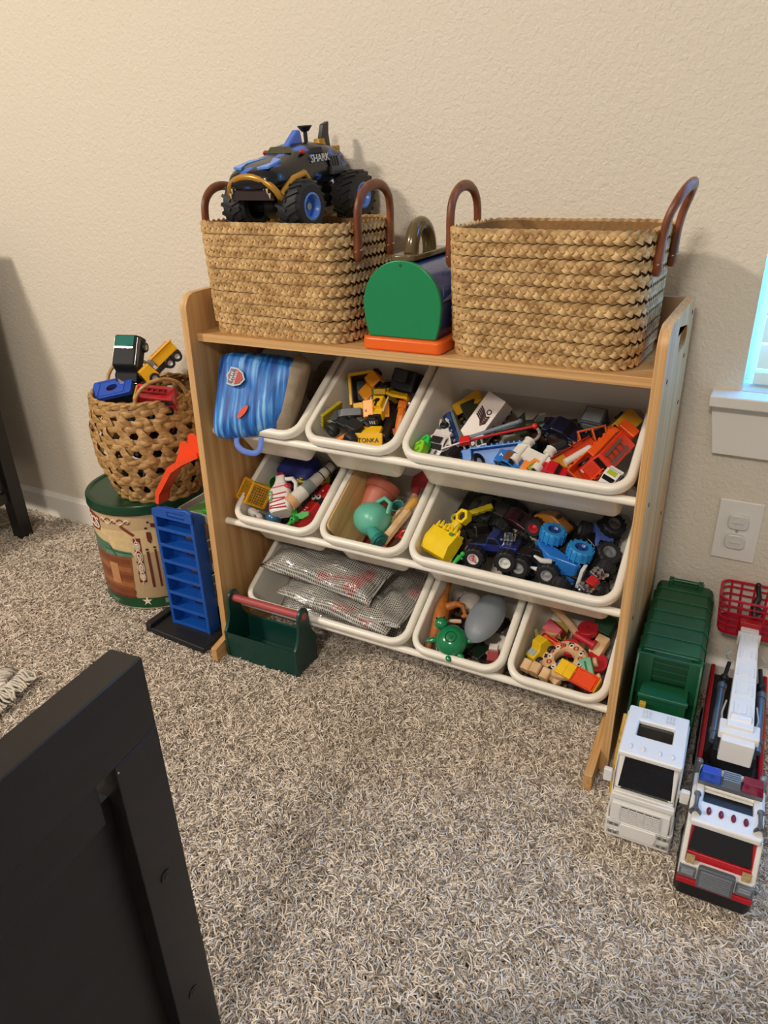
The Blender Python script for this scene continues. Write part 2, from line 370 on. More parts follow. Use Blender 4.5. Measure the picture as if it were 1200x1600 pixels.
def braid_basket(label, m, a, b, h, rows, lean):
    o = thing('woven_basket', label, 'basket', m, 'braided seagrass baskets with leather handles')
    r = .042; pitch = h/rows
    def size(z):
        k = z/h; e = .004*k-.008*max(0, .12-k)**2/.0144; return a+e-.010, b+e-.010
    sh = [[(x, y, z) for x, y in rrect(size(z)[0]-off, size(z)[1]-off, r-off, 6)] for z, off in ((h-.004, .000), (.004, .000), (.004, .006), (h-.004, .006))]
    n = len(sh[0]); v, f = rings(sh, False, False); f += [tuple(range(n, 2*n)), tuple(range(2*n, 3*n))[::-1]]
    part('inner_wall', [(v, f)], P('#8a6538', .8, var=.2, scale=200), o)
    for k in range(rows):
        z0 = (k+.5)*pitch; sa, sb = size(z0); N = 12
        _, per = rr_path(sa, sb, r, 10); waves = max(3, round(per/.040)); cnt = waves*N; path, _ = rr_path(sa, sb, r, cnt); pr = []
        zj = [random.uniform(-.0012, .0012) for _ in range(6)]
        for s in range(3):
            pts = []; ups = []
            for i, (x, y, nx, ny) in enumerate(path):
                ph = 2*pi*i/N+2*pi*s/3; off = .0042*sin(2*ph)+.003
                pts.append((x+nx*off, y+ny*off, z0+pitch*.27*sin(ph)+zj[int(i*6/cnt)]*.4)); ups.append((nx, ny, 0))
            # ribbon section: wide along the wall, thin outward
            vv, ff = [], []; kk = len(pts); M = 6
            for i in range(kk):
                tg = (V(pts[(i+1) % kk])-V(pts[i-1])).normalized(); nn = V(ups[i]); bi = tg.cross(nn).normalized()
                for j in range(M):
                    q = 2*pi*j/M; vv.append(tuple(V(pts[i])+nn*cos(q)*.0014+bi*sin(q)*pitch*.285))
            for i in range(kk):
                for j in range(M): ff.append((i*M+j, i*M+(j+1) % M, ((i+1) % kk)*M+(j+1) % M, ((i+1) % kk)*M+j))
            pr.append((vv, ff))
        part('braid_row', pr, STRAW, o, smooth=60)
    part('base', [prism(rrect(a-.03, b-.03, r-.01, 6), .005, 'xy', (0, 0, .0035))], STRAW, o)
    for sx in (-1, 1):
        x = sx*(size(h)[0]+.0125); ln = sx*lean[0 if sx < 0 else 1]; hw = .052
        path = [(sx*(size(h-.062)[0]+.012), -hw, h-.062), (x+ln*.0, -hw, h-.02), (x+ln*.2, -hw, h+.012), (x+ln*.55, -hw*.86, h+.034), (x+ln*.85, -hw*.5, h+.049), (x+ln, 0, h+.054)]
        path = path+[(p[0], -p[1], p[2]) for p in path[-2::-1]]
        # resample smoothly
        P_ = []
        for i in range(len(path)-1):
            p0, p1, p2, p3 = (V(path[max(i-1, 0)]), V(path[i]), V(path[i+1]), V(path[min(i+2, len(path)-1)]))
            for u in (0, .25, .5, .75): P_.append(.5*((2*p1)+(p2-p0)*u+(2*p0-5*p1+4*p2-p3)*u*u+(3*p1-p0-3*p2+p3)*u**3))
        P_.append(V(path[-1])); K = len(P_); rad_ = [.0082+.0028*max(0, 1-min(i, K-1-i)/5) if 0 < i < K-1 else .006 for i in range(K)]
        hd = part('handle', [tube(P_, rad_, 10, False, .72, (sx, 0, 0))], LEATHER, o, smooth=60)
        part('stitch', [tube([(sx*(size(h-.04)[0]+.013), s*hw-.011, h-.046), (sx*(size(h-.04)[0]+.0205), s*hw, h-.043), (sx*(size(h-.04)[0]+.013), s*hw+.011, h-.038)], .0007, 5) for s in (-1, 1)], P('#d8c7a0', .7), hd)
    return o
B1 = T((.185, -.170, .7007), (0, 0, -3)); B2 = T((.668, -.172, .7007), (0, 0, -2))
braid_basket('braided seagrass basket carrying the blue monster truck', B1, .160, .101, .196, 10, (.0, .004))
braid_basket('empty braided seagrass basket at the right end of the shelf top', B2, .152, .100, .192, 10, (.0, .022))
# something flat inside basket one that the truck stands on
pk = thing('toy_garage_box', 'cream and yellow flat toy box inside the basket under the monster truck', 'toy', B1 @ T((0, 0, .006)))
part('body', [box((0, 0, .082), (.25, .150, .164))], P('#d8d0bc', .5), pk, .004)
part('lid', [box((0, 0, .1695), (.256, .154, .0105))], P('#c9b04a', .45, var=.2, scale=25), pk, .003)
part('latch', [box((.04, -.078, .160), (.03, .004, .02))], BLACK, pk, .001)

# ================================================================ monster truck on the basket
BLU = P('#2f62c8', .25, var=.1, coat=.4); GOLD = P('#b8862e', .3, .3); STEEL = P('#8d9096', .3, .8)
def big_wheel(parent, c, r, w, rim, hub, n=18, lug=True):
    s = 1 if c[0] >= 0 else -1
    pr = [lathe([(r*.52, -w/2), (r*.80, -w/2), (r*.95, -w*.38), (r*.97, 0), (r*.95, w*.38), (r*.80, w/2), (r*.52, w/2), (r*.5, 0), (r*.52, -w/2)], 22, c, (0, 90, 0))]
    if lug:
        for i in range(n):
            a = 2*pi*i/n
            for q in (-1, 1):
                pr.append(X(box((0, 0, 0), (w*.46, r*.13, r*.10), (0, 0, q*24)), (c[0]+q*w*.22, c[1]+(r*.96)*cos(a+q*.08), c[2]+(r*.96)*sin(a+q*.08)), (math.degrees(a+q*.08)-90, 0, 0)))
    o = part('wheel', pr, RUB, parent, smooth=40)
    part('rim', [lathe([(r*.53, -.002), (r*.53, w*.5), (r*.46, w*.52), (r*.40, w*.46), (r*.36, w*.25), (r*.10, w*.2), (r*.1, w*.34), (0, w*.34)], 18, c, (0, 90*s, 0))], rim, o)
    part('hub_cap', [cyl((c[0]+s*w*.30, c[1], c[2]), r*.14, w*.12, 'x', 8)], hub, o)
    return o
def shark_truck():
    m = T((.178, -.134, .8815), (3.5, 0, -5), (1.07, 1.07, 1.07))
    o = thing('monster_truck', 'blue and black shark-shaped monster truck with gold mouth on top of basket', 'toy truck', m)
    R, w = .0395, .046; hw, wb = .058, .072       # forward is -y
    for sx in (-1, 1):
        for sy in (-1, 1): big_wheel(o, (sx*hw, sy*wb, R), R, w, P('#4f7fd6', .3), P('#9aa0a8', .3, .6))
    part('axle', [cyl((0, s*wb, R), .009, .075, 'x', 10) for s in (-1, 1)]+[sph((0, s*wb, R), (.02, .019, .02), 12) for s in (-1, 1)], BLACK, o)
    part('chassis', [box((0, 0, R+.014), (.03, .15, .016)), box((0, .0, R+.02), (.05, .07, .02))], DK, o, .002)
    for sx in (-1, 1):
        for sy in (-1, 1):
            sp = [(sx*.030+.005*cos(i*.9)*sx, sy*(wb-.005)+.005*sin(i*.9), R+.004+i*.0011) for i in range(36)]
            part('shock_absorber', [tube(sp, .0016, 5), cyl((sx*.030, sy*(wb-.005), R+.022), .0028, .046, 'z', 8)], STEEL, o)
    part('front_bumper', [box((0, -.103, R+.022), (.070, .010, .010)), box((0, -.106, R+.022), (.05, .006, .004))], P('#3c3e44', .4, .5), o, .001)
    # body: lofted shark hull
    secs = [(-.128, .030, .074, .086), (-.124, .040, .069, .094), (-.108, .049, .066, .101), (-.08, .052, .062, .107), (-.045, .050, .056, .114), (-.015, .046, .054, .126), (.02, .044, .056, .127), (.05, .041, .062, .122), (.085, .034, .070, .114), (.108, .022, .078, .104)]
    def sec(y, hx, z0, z1):
        c = (z0+z1)/2; hz = (z1-z0)/2; return [(hx*max(-1, min(1, 1.18*cos(a)))*(1-.18*max(0, sin(a))), y, c+hz*max(-1, min(1, 1.15*sin(a)))) for a in [2*pi*i/20 for i in range(20)]]
    hull = streak('shark_paint', '#0d1018', '#2d66cc', (26, 16, 46), .22, 3, .56, .62)
    part('hull', [rings([sec(*s) for s in secs][::-1])], hull, o, smooth=60)
    part('hood_stripe', [prism([(s*.036, -.022), (s*.016, -.026), (s*.024, -.002), (s*.008, .026), (s*.032, .016)], .004, 'xy', (0, -.092, .1035), (11, 0, 0)) for s in (-1, 1)], P('#5c93ea', .25), o, .0006)
    part('windshield', [prism([(-.026, 0), (.026, 0), (.020, .012), (-.020, .012)], .004, 'xz', (0, -.044, .1135), (-38, 0, 0))], P('#4a4a35', .15), o, .0008)
    part('side_window', [prism([(-.018, .110), (.02, .110), (.016, .119), (-.01, .119)], .083, 'yz')], DK, o, .0006)
    # gold jaw arch with teeth
    jaw = [(-.048, -.092, .050)]+[(.050*cos(pi-pi*i/12), -.112-.014*sin(pi*i/12), .058+.030*sin(pi*i/12)) for i in range(13)]+[(.048, -.092, .050)]
    part('jaw', [tube(jaw, .0052, 8)], GOLD, o, smooth=60)
    part('mouth', [prism([(.045*cos(pi-pi*i/12), .054+.030*sin(pi*i/12)) for i in range(13)], .004, 'xz', (0, -.119, 0))], P('#2a1a18', .5), o)
    for i in range(11):
        a = pi*(i+1)/12; x, z = .042*cos(a), .056+.028*sin(a)
        part('tooth', [cyl((x, -.1135, z-.004), .0022, .008, 'z', 6, .0004) if 0 else X(cyl((0, 0, 0), .0022, .008, 'z', 6, .0003), (x, -.1235, z-.003), (180, 0, 0))], P('#d9c9a0', .35), o)
    for sx in (-1, 1):
        part('lip', [tube([(sx*.049, -.106, .060), (sx*.0535, -.080, .080), (sx*.0530, -.050, .086), (sx*.051, -.036, .072), (sx*.048, -.034, .052)], .0055, 7)], GOLD, o, smooth=60)
        part('eye', [sph((sx*.0385, -.030, .1150), (.004, .007, .004), 10)], P('#b5352c', .3), o)
        part('exhaust_pipes', [cyl((sx*.045, .034+i*.007, .090), .0026, .03, (18, 0, 0), 8) for i in range(4)]+[box((sx*.045, .048, .082), (.006, .034, .012))], P('#55585f', .35, .6), o, .0004)
        part('lettering', [txt('SHARK', .016, .0004, (sx*.0462, .004, .103), (84, 0, 90*sx))], P('#cfd4da', .4), o, smooth=0)
    part('cab_fin', [prism([(-.034, .118), (.004, .146), (.010, .144), (.014, .120)], .014, 'yz')], BLU, o, .003)
    part('tail_fin', [prism([(.050, .112), (.066, .126), (.076, .150), (.092, .154), (.089, .136), (.092, .106)], .009, 'yz')], P('#2b2c30', .4), o, .0015)
    part('air_scoop', [cyl((0, .030, .132), .0035, .02), cyl((0, .030, .145), .006, .007, 'z', 14, .012), cyl((0, .030, .1495), .012, .002)], BLACK, o)
    part('engine_cover', [cyl((0, .066, .120), .012, .018, 'z', 12, .009), box((0, .085, .110), (.035, .03, .012))], GOLD, o, .001)
shark_truck()
# ================================================================ green carry case
def patch(R, a0, a1, y0, y1, poly, cx, cz, off=.0004):
    """flat print on a cylinder along y: poly in (angle deg, y)"""
    tri = tessellate_polygon([[V((p[0], p[1]*100, 0)) for p in poly]])
    return [((cx+(R+off)*cos(rad(a)), y, cz+(R+off)*sin(rad(a)))) for a, y in poly], [tuple(t) for t in tri]
def carry_case():
    o = thing('carry_case', 'green fronted rounded toy carry case with orange base and brown handle', 'toy case', T((.443, 0, 0)))
    R, cz, zb = .0695, .7745, .7225
    def D(r):
        up_ = [(r*cos(pi*i/24), cz+r*sin(pi*i/24)) for i in range(25)]
        lo_ = [(-r*sqrt(1-(.052*j/6/.104)**2), cz-.052*j/6) for j in range(1, 7)]
        return up_+lo_+[(-x, z) for x, z in lo_[::-1]]
    part('front_panel', [prism(D(R), .009, 'xz', (0, -.2605, 0))], P('#17804e', .28, var=.03), o, .002, 3)
    part('peg_hole', [cyl((0, -.2655, cz+.062), .0022, .0016, 'y', 10)], P('#0d5a36', .4), o)
    part('back_panel', [prism(D(R), .009, 'xz', (0, -.1225, 0))], P('#17804e', .28, var=.03), o, .002, 3)
    body = part('body', [prism(D(R*.965), .130, 'xz', (0, -.1915, 0))], P('#2f4f96', .22, var=.12, scale=14, coat=.5), o)
    Rb = R*.965
    hill = [(6, -.252), (6, -.131)]+[(6+42*sin(pi*i/16), -.131-.121*(i/16)) for i in range(1, 16)]
    part('hill_print', [patch(Rb, 0, 0, 0, 0, [(a, y) for a, y in hill], 0, cz, .0006)], P('#9aa0bb', .25), body)
    part('water_print', [patch(Rb, 0, 0, 0, 0, [(a, -.253) for a in range(-44, 6, 4)]+[(a, -.130) for a in range(4, -46, -4)], 0, cz, .0006)], P('#5a4f70', .25, var=.15, scale=30), body)
    part('base', [prism(rrect(.0725, .082, .012, 5), .0215, 'xy', (.001, -.1915, .71145))], P('#e8641c', .32, var=.03), o, .005, 3)
    br = P('#5b4a2c', .2, var=.05, coat=.4)
    part('handle_plate', [prism(rrect(.022, .073, .012, 4), .009, 'xy', (0, -.190, .8465)), box((0, -.190, .8415), (.020, .120, .006))], br, o, .0025, 3)
    hp = [(0, -.190+.035*cos(pi-pi*i/16), .848+.044*sin(pi*i/16)) for i in range(17)]
    part('handle', [tube([(0, -.226, .846)]+hp+[(0, -.154, .846)], [.0145]+[.0118]*17+[.0145], 12)], br, o, smooth=60)
carry_case()
# ================================================================ tin with lid (left of the shelf)
def tin():
    cx, cy, R, h = -.329, -.160, .139, .2835
    o = thing('toy_log_tin', 'round tin with dark green lid and log cabin print beside the shelf', 'tin', T((cx, cy, 0)))
    part('body', [lathe([(0, .002), (R-.004, .002), (R-.002, 0), (R, .004), (R, h-.022), (R-.002, h-.02)], 72)], P('#c9ac82', .3, .0, var=.05, scale=8, coat=.3), o)
    part('rolled_seam', [torus(R+.0005, .0022, 72, 6, (0, 0, .004)), torus(R+.0005, .0018, 72, 6, (0, 0, h-.026))], P('#c5c0b4', .25, .9), o)
    part('lid', [lathe([(R+.0038, h-.0225), (R+.0042, h-.004), (R+.002, h-.0005), (R-.006, h), (R-.011, h-.004), (0, h-.004)], 72), torus(R+.0038, .0014, 72, 6, (0, 0, h-.021))], P('#123f26', .28, .2, var=.05), o)
    def wrap(name, polys, col, off=.0007, rough=.35):
        pr = []
        for poly in polys:
            # densify so that the print follows the curve
            q = []
            for i in range(len(poly)):
                a, b = poly[i], poly[(i+1) % len(poly)]; n = max(1, int(abs(a[0]-b[0])/4))
                q += [(a[0]+(b[0]-a[0])*k/n, a[1]+(b[1]-a[1])*k/n) for k in range(n)]
            tri = tessellate_polygon([[V((p[0]*.0024, p[1], 0)) for p in q]])
            # flat-filled triangles would sink: offset grows with span
            pr.append(([((R+off)*cos(rad(a)), (R+off)*sin(rad(a)), z) if 1 else 0 for a, z in q], [tuple(t) for t in tri]))
        return part(name, pr, P(col, rough, var=.12, scale=60), o, smooth=0)
    def band(a0, a1, z0, z1, st=3):
        n = max(1, int(abs(a1-a0)/st)); return [[(a0+(a1-a0)*i/n, z0), (a0+(a1-a0)*(i+1)/n, z0), (a0+(a1-a0)*(i+1)/n, z1), (a0+(a1-a0)*i/n, z1)] for i in range(n)]
    def strip(top, bot, n=16):
        """quad strip between two functions of angle"""
        return [[bot(i/n), bot((i+1)/n), top((i+1)/n), top(i/n)] for i in range(n)]
    L_ = lambda p, q: (lambda u: (p[0]+(q[0]-p[0])*u, p[1]+(q[1]-p[1])*u))
    wrap('green_band', band(-180, 180, .005, .034), '#1b4a2c')
    wrap('red_edge', band(-116, -72, .034, .039)+band(-112, -74, .036, .041), '#7a2c1c', .0009)
    wrap('landscape_print', strip(L_((-128, .215), (-30, .222)), L_((-128, .13), (-30, .165))), '#d8bd8c', .0005)
    wrap('cabin_wall', strip(L_((-124, .165), (-69, .150)), L_((-124, .042), (-73, .040))), '#8a4f2e', .0010)
    for k in range(5):
        wrap('cabin_log', strip(L_((-123, .060+k*.022), (-71, .056+k*.021)), L_((-123, .046+k*.022), (-72, .043+k*.021)), 14), '#a5643a' if k % 2 else '#7a4226', .0013)
    wrap('cabin_door', strip(L_((-97, .128), (-86, .128)), L_((-97, .072), (-86, .071)), 4), '#c08a5a', .0017)
    wrap('cabin_roof', strip(L_((-124, .190), (-92, .180)), L_((-118, .155), (-84, .150)), 12), '#4a7560', .0015)
    wrap('porch_roof', strip(L_((-96, .170), (-68, .163)), L_((-100, .150), (-67, .150)), 10), '#5c8770', .0019)
    wrap('roof_line', strip(L_((-98, .167), (-68, .160)), L_((-98, .164), (-68, .157)), 10)+strip(L_((-90, .172), (-84, .150)), L_((-92, .172), (-86, .150)), 3), '#2f5141', .0023)
    wrap('brown_ribbon', strip(L_((-74, .236), (-61, .210)), L_((-75, .228), (-63, .204)), 6), '#7b3a22', .0014)
    cream = '#e6d6b8'
    def scroll(pts, r=.0016, col=cream, name='scroll_print'):
        pr = tube([((R+.0012)*cos(rad(a)), (R+.0012)*sin(rad(a)), z) for a, z in pts], r, 5); part(name, [pr], P(col, .4), o)
    wrap('scroll_ground', strip(lambda u: (-64+7*u, .200-.10*abs(u-.5)*0), lambda u: (-65+7*u, .080), 4), '#7d1f28', .0012)
    for s in (1, -1):
        for k, (zc, rr_) in enumerate(((.178, .010), (.150, .013), (.120, .012), (.095, .009))):
            scroll([(-61+s*(1.1*math.degrees(rr_*.8/R)*.5*(i/14))*cos(i*.75)+.6*s, zc+rr_*(i/14)*sin(i*.75)) for i in range(4, 20)], .0012)
    scroll([(-62, .076), (-60, .09), (-63, .11), (-60, .135), (-63, .16), (-60.5, .185), (-62, .205)], .0014)
    scroll([(-98+i*2, .241+.006*sin(i*.9)) for i in range(18)], .0016); scroll([(-98+i*2, .243-.006*sin(i*.9)) for i in range(18)], .0013, '#7d1f28')
    wrap('title_panel', strip(lambda u: (-128+28*u, .252-.008*u*u), lambda u: (-128+26*u, .200+.008*u), 10), '#8c2222', .0010)
    for ch, a in (('O', -119), ('G', -111), ('S', -104)):
        part('lettering', [X(txt(ch, .040, .0006, (0, 0, 0), (90, 0, 90), 1), ((R+.002)*cos(rad(a)), (R+.002)*sin(rad(a)), .226), (0, 0, a))], P('#efe6d2', .4), o, smooth=0)
    tl = '#6b2a24'
    wrap('axe_print', [[(-50, .215), (-46, .213), (-45.5, .196), (-47.5, .183), (-50, .190), (-50.5, .2)], [(-45, .236), (-41, .234), (-41, .224), (-45, .226)]], tl, .0010)
    wrap('post_print', band(-53.2, -50.6, .064, .163)+band(-45.6, -43.6, .064, .167)+[[(-39.5, .212), (-36.5, .212), (-37.2, .2), (-36.5, .188), (-39.5, .188), (-38.8, .2)]], tl, .0010)
    for q in ((-53.5, -51, .166, .171), (-46, -43.5, .170, .175), (-51, -48.5, .222, .227), (-48, -46, .237, .242)): wrap('tag_print', band(*q), '#2b2620', .0014)
    st = [((.0135 if i % 2 == 0 else .005)*cos(pi/2+pi*i/5)/R*57.3-61.5, .022+(.0135 if i % 2 == 0 else .005)*sin(pi/2+pi*i/5)+.004) for i in range(10)]
    wrap('star_print', [st], '#e8dcc0', .0012)
    for q in ((-108, -94, .018, .021), (-108, -97, .012, .015), (-44, -38, .016, .030)): wrap('small_print', band(*q), '#7f9a84', .0010)
tin()
# ================================================================ round open-weave basket on the tin
RBC = (-.280, -.152, .2835)
def round_basket():
    h = .240; o = thing('open_weave_basket', 'round open-weave water hyacinth basket of toy vehicles on the tin', 'basket', T(RBC))
    def rz(z):
        k = z/h; return .099+.035*sin(min(1, k*1.7)*pi/2)-.012*max(0, (k-.62)/.38)
    def ribbon(pts, nrm, wd, th): 
        vv, ff = [], []; kk = len(pts); M = 8
        for i in range(kk):
            tg = (V(pts[min(i+1, kk-1)])-V(pts[max(i-1, 0)])).normalized(); nn = (V(nrm[i])-tg*tg.dot(V(nrm[i]))).normalized(); bi = tg.cross(nn)
            for j in range(M):
                q = 2*pi*j/M; vv.append(tuple(V(pts[i])+nn*cos(q)*th+bi*sin(q)*wd))
        for i in range(kk-1):
            for j in range(M): ff.append((i*M+j, i*M+(j+1) % M, (i+1)*M+(j+1) % M, (i+1)*M+j))
        ff += [tuple(range(M-1, -1, -1)), tuple(range((kk-1)*M, kk*M))]
        return vv, ff
    bands = [.012, .060, .106, .151, .193, .228]; NS = 19
    for bi_, zb in enumerate(bands):
        for k in range(2):
            zz = zb+(k-.5)*(.011 if bi_ not in (0, 5) else .016); n = NS*8
            pts, nr = [], []
            for i in range(n+1):
                a = 2*pi*i/n; r = rz(zz)+.0034*sin(NS*a/1+pi*k+bi_); pts.append((r*cos(a), r*sin(a), zz+.0012*sin(3*a+bi_*2+k))); nr.append((cos(a), sin(a), .15))
            part('weft_band', [ribbon(pts, nr, .0072, .0024)], STRAW2, o, smooth=60)
    for s in range(NS):
        for k in (-1, 1):
            a0 = 2*pi*(s+.25)/NS; dl = .28*2*pi/NS; pts, nr = [], []
            for bi_ in range(len(bands)-1):
                for u in range(6):
                    f_ = u/6; z = bands[bi_]*(1-f_)+bands[bi_+1]*f_; sg = k*(1 if bi_ % 2 == 0 else -1)
                    a = a0+dl*sg*cos(pi*f_); r = rz(z)+.0035*sg*sin(pi*f_)+.0026*cos(pi*2*f_+s*pi)*(1 if k > 0 else -1)
                    pts.append((r*cos(a), r*sin(a), z)); nr.append((cos(a), sin(a), 0))
            z = h-.004; pts.append((rz(z)*cos(a0+dl*k), rz(z)*sin(a0+dl*k), z)); nr.append((cos(a0), sin(a0), 0))
            part('warp_strand', [ribbon(pts, nr, .0082, .0022)], STRAW2, o, smooth=60)
    rp = lambda ph: [((rz(h)+.003*cos(i*1.1+ph))*cos(2*pi*i/80), (rz(h)+.003*cos(i*1.1+ph))*sin(2*pi*i/80), h+.003*sin(i*1.1+ph)) for i in range(80)]
    part('rim', [tube(rp(0), .0035, 6, True), tube(rp(pi), .0035, 6, True)], STRAW2, o, smooth=60)
    part('base', [lathe([(0, .001), (.096, .001), (.098, .004), (.096, .007), (0, .007)], 40)], STRAW2, o)
    cv = rad(-42)
    for sg in (-1, 1):     # hoop handles front and back
        c0 = cv+rad(14) if sg > 0 else cv+rad(194); pts = []
        for i in range(19):
            u = pi*i/18; a = c0+.50*cos(u); r = rz(h)-.004*sin(u); pts.append((r*cos(a), r*sin(a), h-.004+.052*sin(u)))
        part('hoop_handle', [tube(pts, .0042, 8)], STRAW2, o, smooth=60)
round_basket()
# ================================================================ toy parking tower
def tower():
    o = thing('toy_parking_tower', 'blue toy parking tower with orange ramp between tin and shelf', 'toy', T((-.094, -.305, 0)))
    blue = P('#1450a8', .3, var=.04); org = P('#f0481a', .32, var=.04); gr = P('#a7a29a', .4); hw, h = .057, .318
    part('base_plate', [prism([(-.105, -.052), (.080, -.062), (.080, .150), (-.080, .150), (-.105, .02)], .016, 'xy', (0, 0, .010)), prism([(-.105, -.052), (-.085, -.055), (-.085, .05), (-.105, .02)], .012, 'xy', (0, 0, .022))], P('#1c1c1e', .5), o, .003)
    for s in (-1, 1): part('side_wall', [prism([(-.012, .016), (.024, .016), (.024, h-.012), (-.012, h)], .009, 'yz', (s*(hw-.0045), 0, 0))], blue, o, .002)
    part('back_wall', [prism([(-hw+.004, .016), (hw-.004, .016), (hw-.004, h-.01), (-hw+.004, h-.01)], .003, 'xz', (0, .022, 0), holes=[[(-.006, .025+i*.042), (.044, .025+i*.042), (.044, .052+i*.042), (-.006, .052+i*.042)] for i in range(7)])], blue, o)
    for i in range(8):
        z = .020+i*.0412; part('parking_shelf', [prism([(-hw+.007, -.010), (hw-.007, -.010), (hw-.007, .022), (-hw+.007, .022)], .003, 'xy', (0, 0, z), (-3, 0, 0)), box((0, -.0105, z+.003), (2*hw-.014, .003, .008))], blue, o, .0006)
    part('header', [prism([(-hw, .300), (hw, .300), (hw, h+.006), (hw-.012, h+.012), (-hw+.012, h+.004), (-hw, h-.004)], .010, 'xz', (0, -.009, 0), holes=[[(-.012, .305), (.035, .305), (.035, .317), (-.012, .317)]])], blue, o, .002)
    for k, z in enumerate((.070, .165, .285)):
        d = part('deck', [prism(rrect(.058, .052, .012, 4), .007, 'xy', (.030, .082, z))], P('#8f8b84', .45), o, .0015)
        part('deck_rail', [prism(rrect(.058, .052, .012, 4), .016, 'xy', (.030, .082, z+.010), holes=[rrect(.054, .048, .009, 4)])], gr, d)
    part('road_tile', [box((.030, .080, .2915), (.09, .06, .003))], P('#5f8f4a', .5), o, .001)
    part('parked_car', [box((.045, .060, .302), (.02, .034, .010)), box((.045, .062, .311), (.016, .018, .009), (0, 0, 0), (.8, .7))], P('#2f9a3a', .3), o, .002)
    # orange ramp: scalloped back wall, floor and low front wall, climbing to the right
    lo = [(-.046, .322), (-.040, .345), (.006, .405), (.040, .428), (.088, .452)]
    sc = arc(.076, .494, .013, 10, 150, 5)+arc(.050, .476, .013, 30, 150, 5)+arc(.024, .455, .013, 30, 160, 5)
    part('ramp_back_wall', [prism(lo+sc+[(.004, .438), (-.046, .352), (-.058, .330)], .0035, 'xz', (0, .034, 0))], org, o, .0006)
    part('ramp_front_wall', [prism(lo+[(.088, .464), (.036, .440), (-.002, .417), (-.050, .352), (-.056, .324)], .0035, 'xz', (0, .002, 0))], org, o, .0006)
    for q in range(4):
        (x0, z0), (x1, z1) = lo[q], lo[q+1]; part('ramp_floor', [prism([(x0, z0), (x1, z1), (x1-.002, z1+.003), (x0-.002, z0+.003)], .034, 'xz', (0, .018, 0))], org, o)
    part('ramp_post', [box((.045, .10, .36), (.010, .010, .19))], P('#4b4b4d', .4), o, .001)
tower()
# ================================================================ green tool caddy with dowel handle
def caddy():
    o = thing('toy_tool_caddy', 'dark green open toy tool caddy with pink dowel handle on the carpet', 'toy toolbox', T((.127, -.305, .0), (0, 0, 1)))
    g = P('#0d3b33', .38, var=.03); L, D, h = .186, .080, .066
    part('tray', [rings([[(x, y, z) for x, y in rrect(a, b, .006, 3)] for a, b, z in ((L/2-.004, D/2-.004, .009), (L/2-.003, D/2-.003, h), (L/2+.0005, D/2+.0005, h+.002), (L/2+.0005, D/2+.0005, h-.003), (L/2-.001, D/2-.001, h-.004), (L/2-.003, D/2-.003, .001))], True, True)], g, o, smooth=30)
    part('tray_floor', [box((0, 0, .0095), (L-.010, D-.010, .003))], g, o)
    pr = [(-.040, .004), (.040, .004), (.040, .068), (.0345, .074), (.026, .088), (.021, .105), (.0195, .128)]+arc(0, .134, .0185, 0, 180, 8)[1:-1]+[(-.0195, .128), (-.021, .105), (-.026, .088), (-.0345, .074), (-.040, .068)]
    for s in (-1, 1): part('end_wall', [prism(pr, .008, 'yz', (s*(L/2-.003), 0, 0))], g, o, .0025, 2)
    part('dowel_handle', [cyl((0, 0, .134), .0085, L+.006, 'x', 16)], P('#a8484a', .5, var=.08, scale=40), o, .001, label='dusty pink round dowel')
caddy()
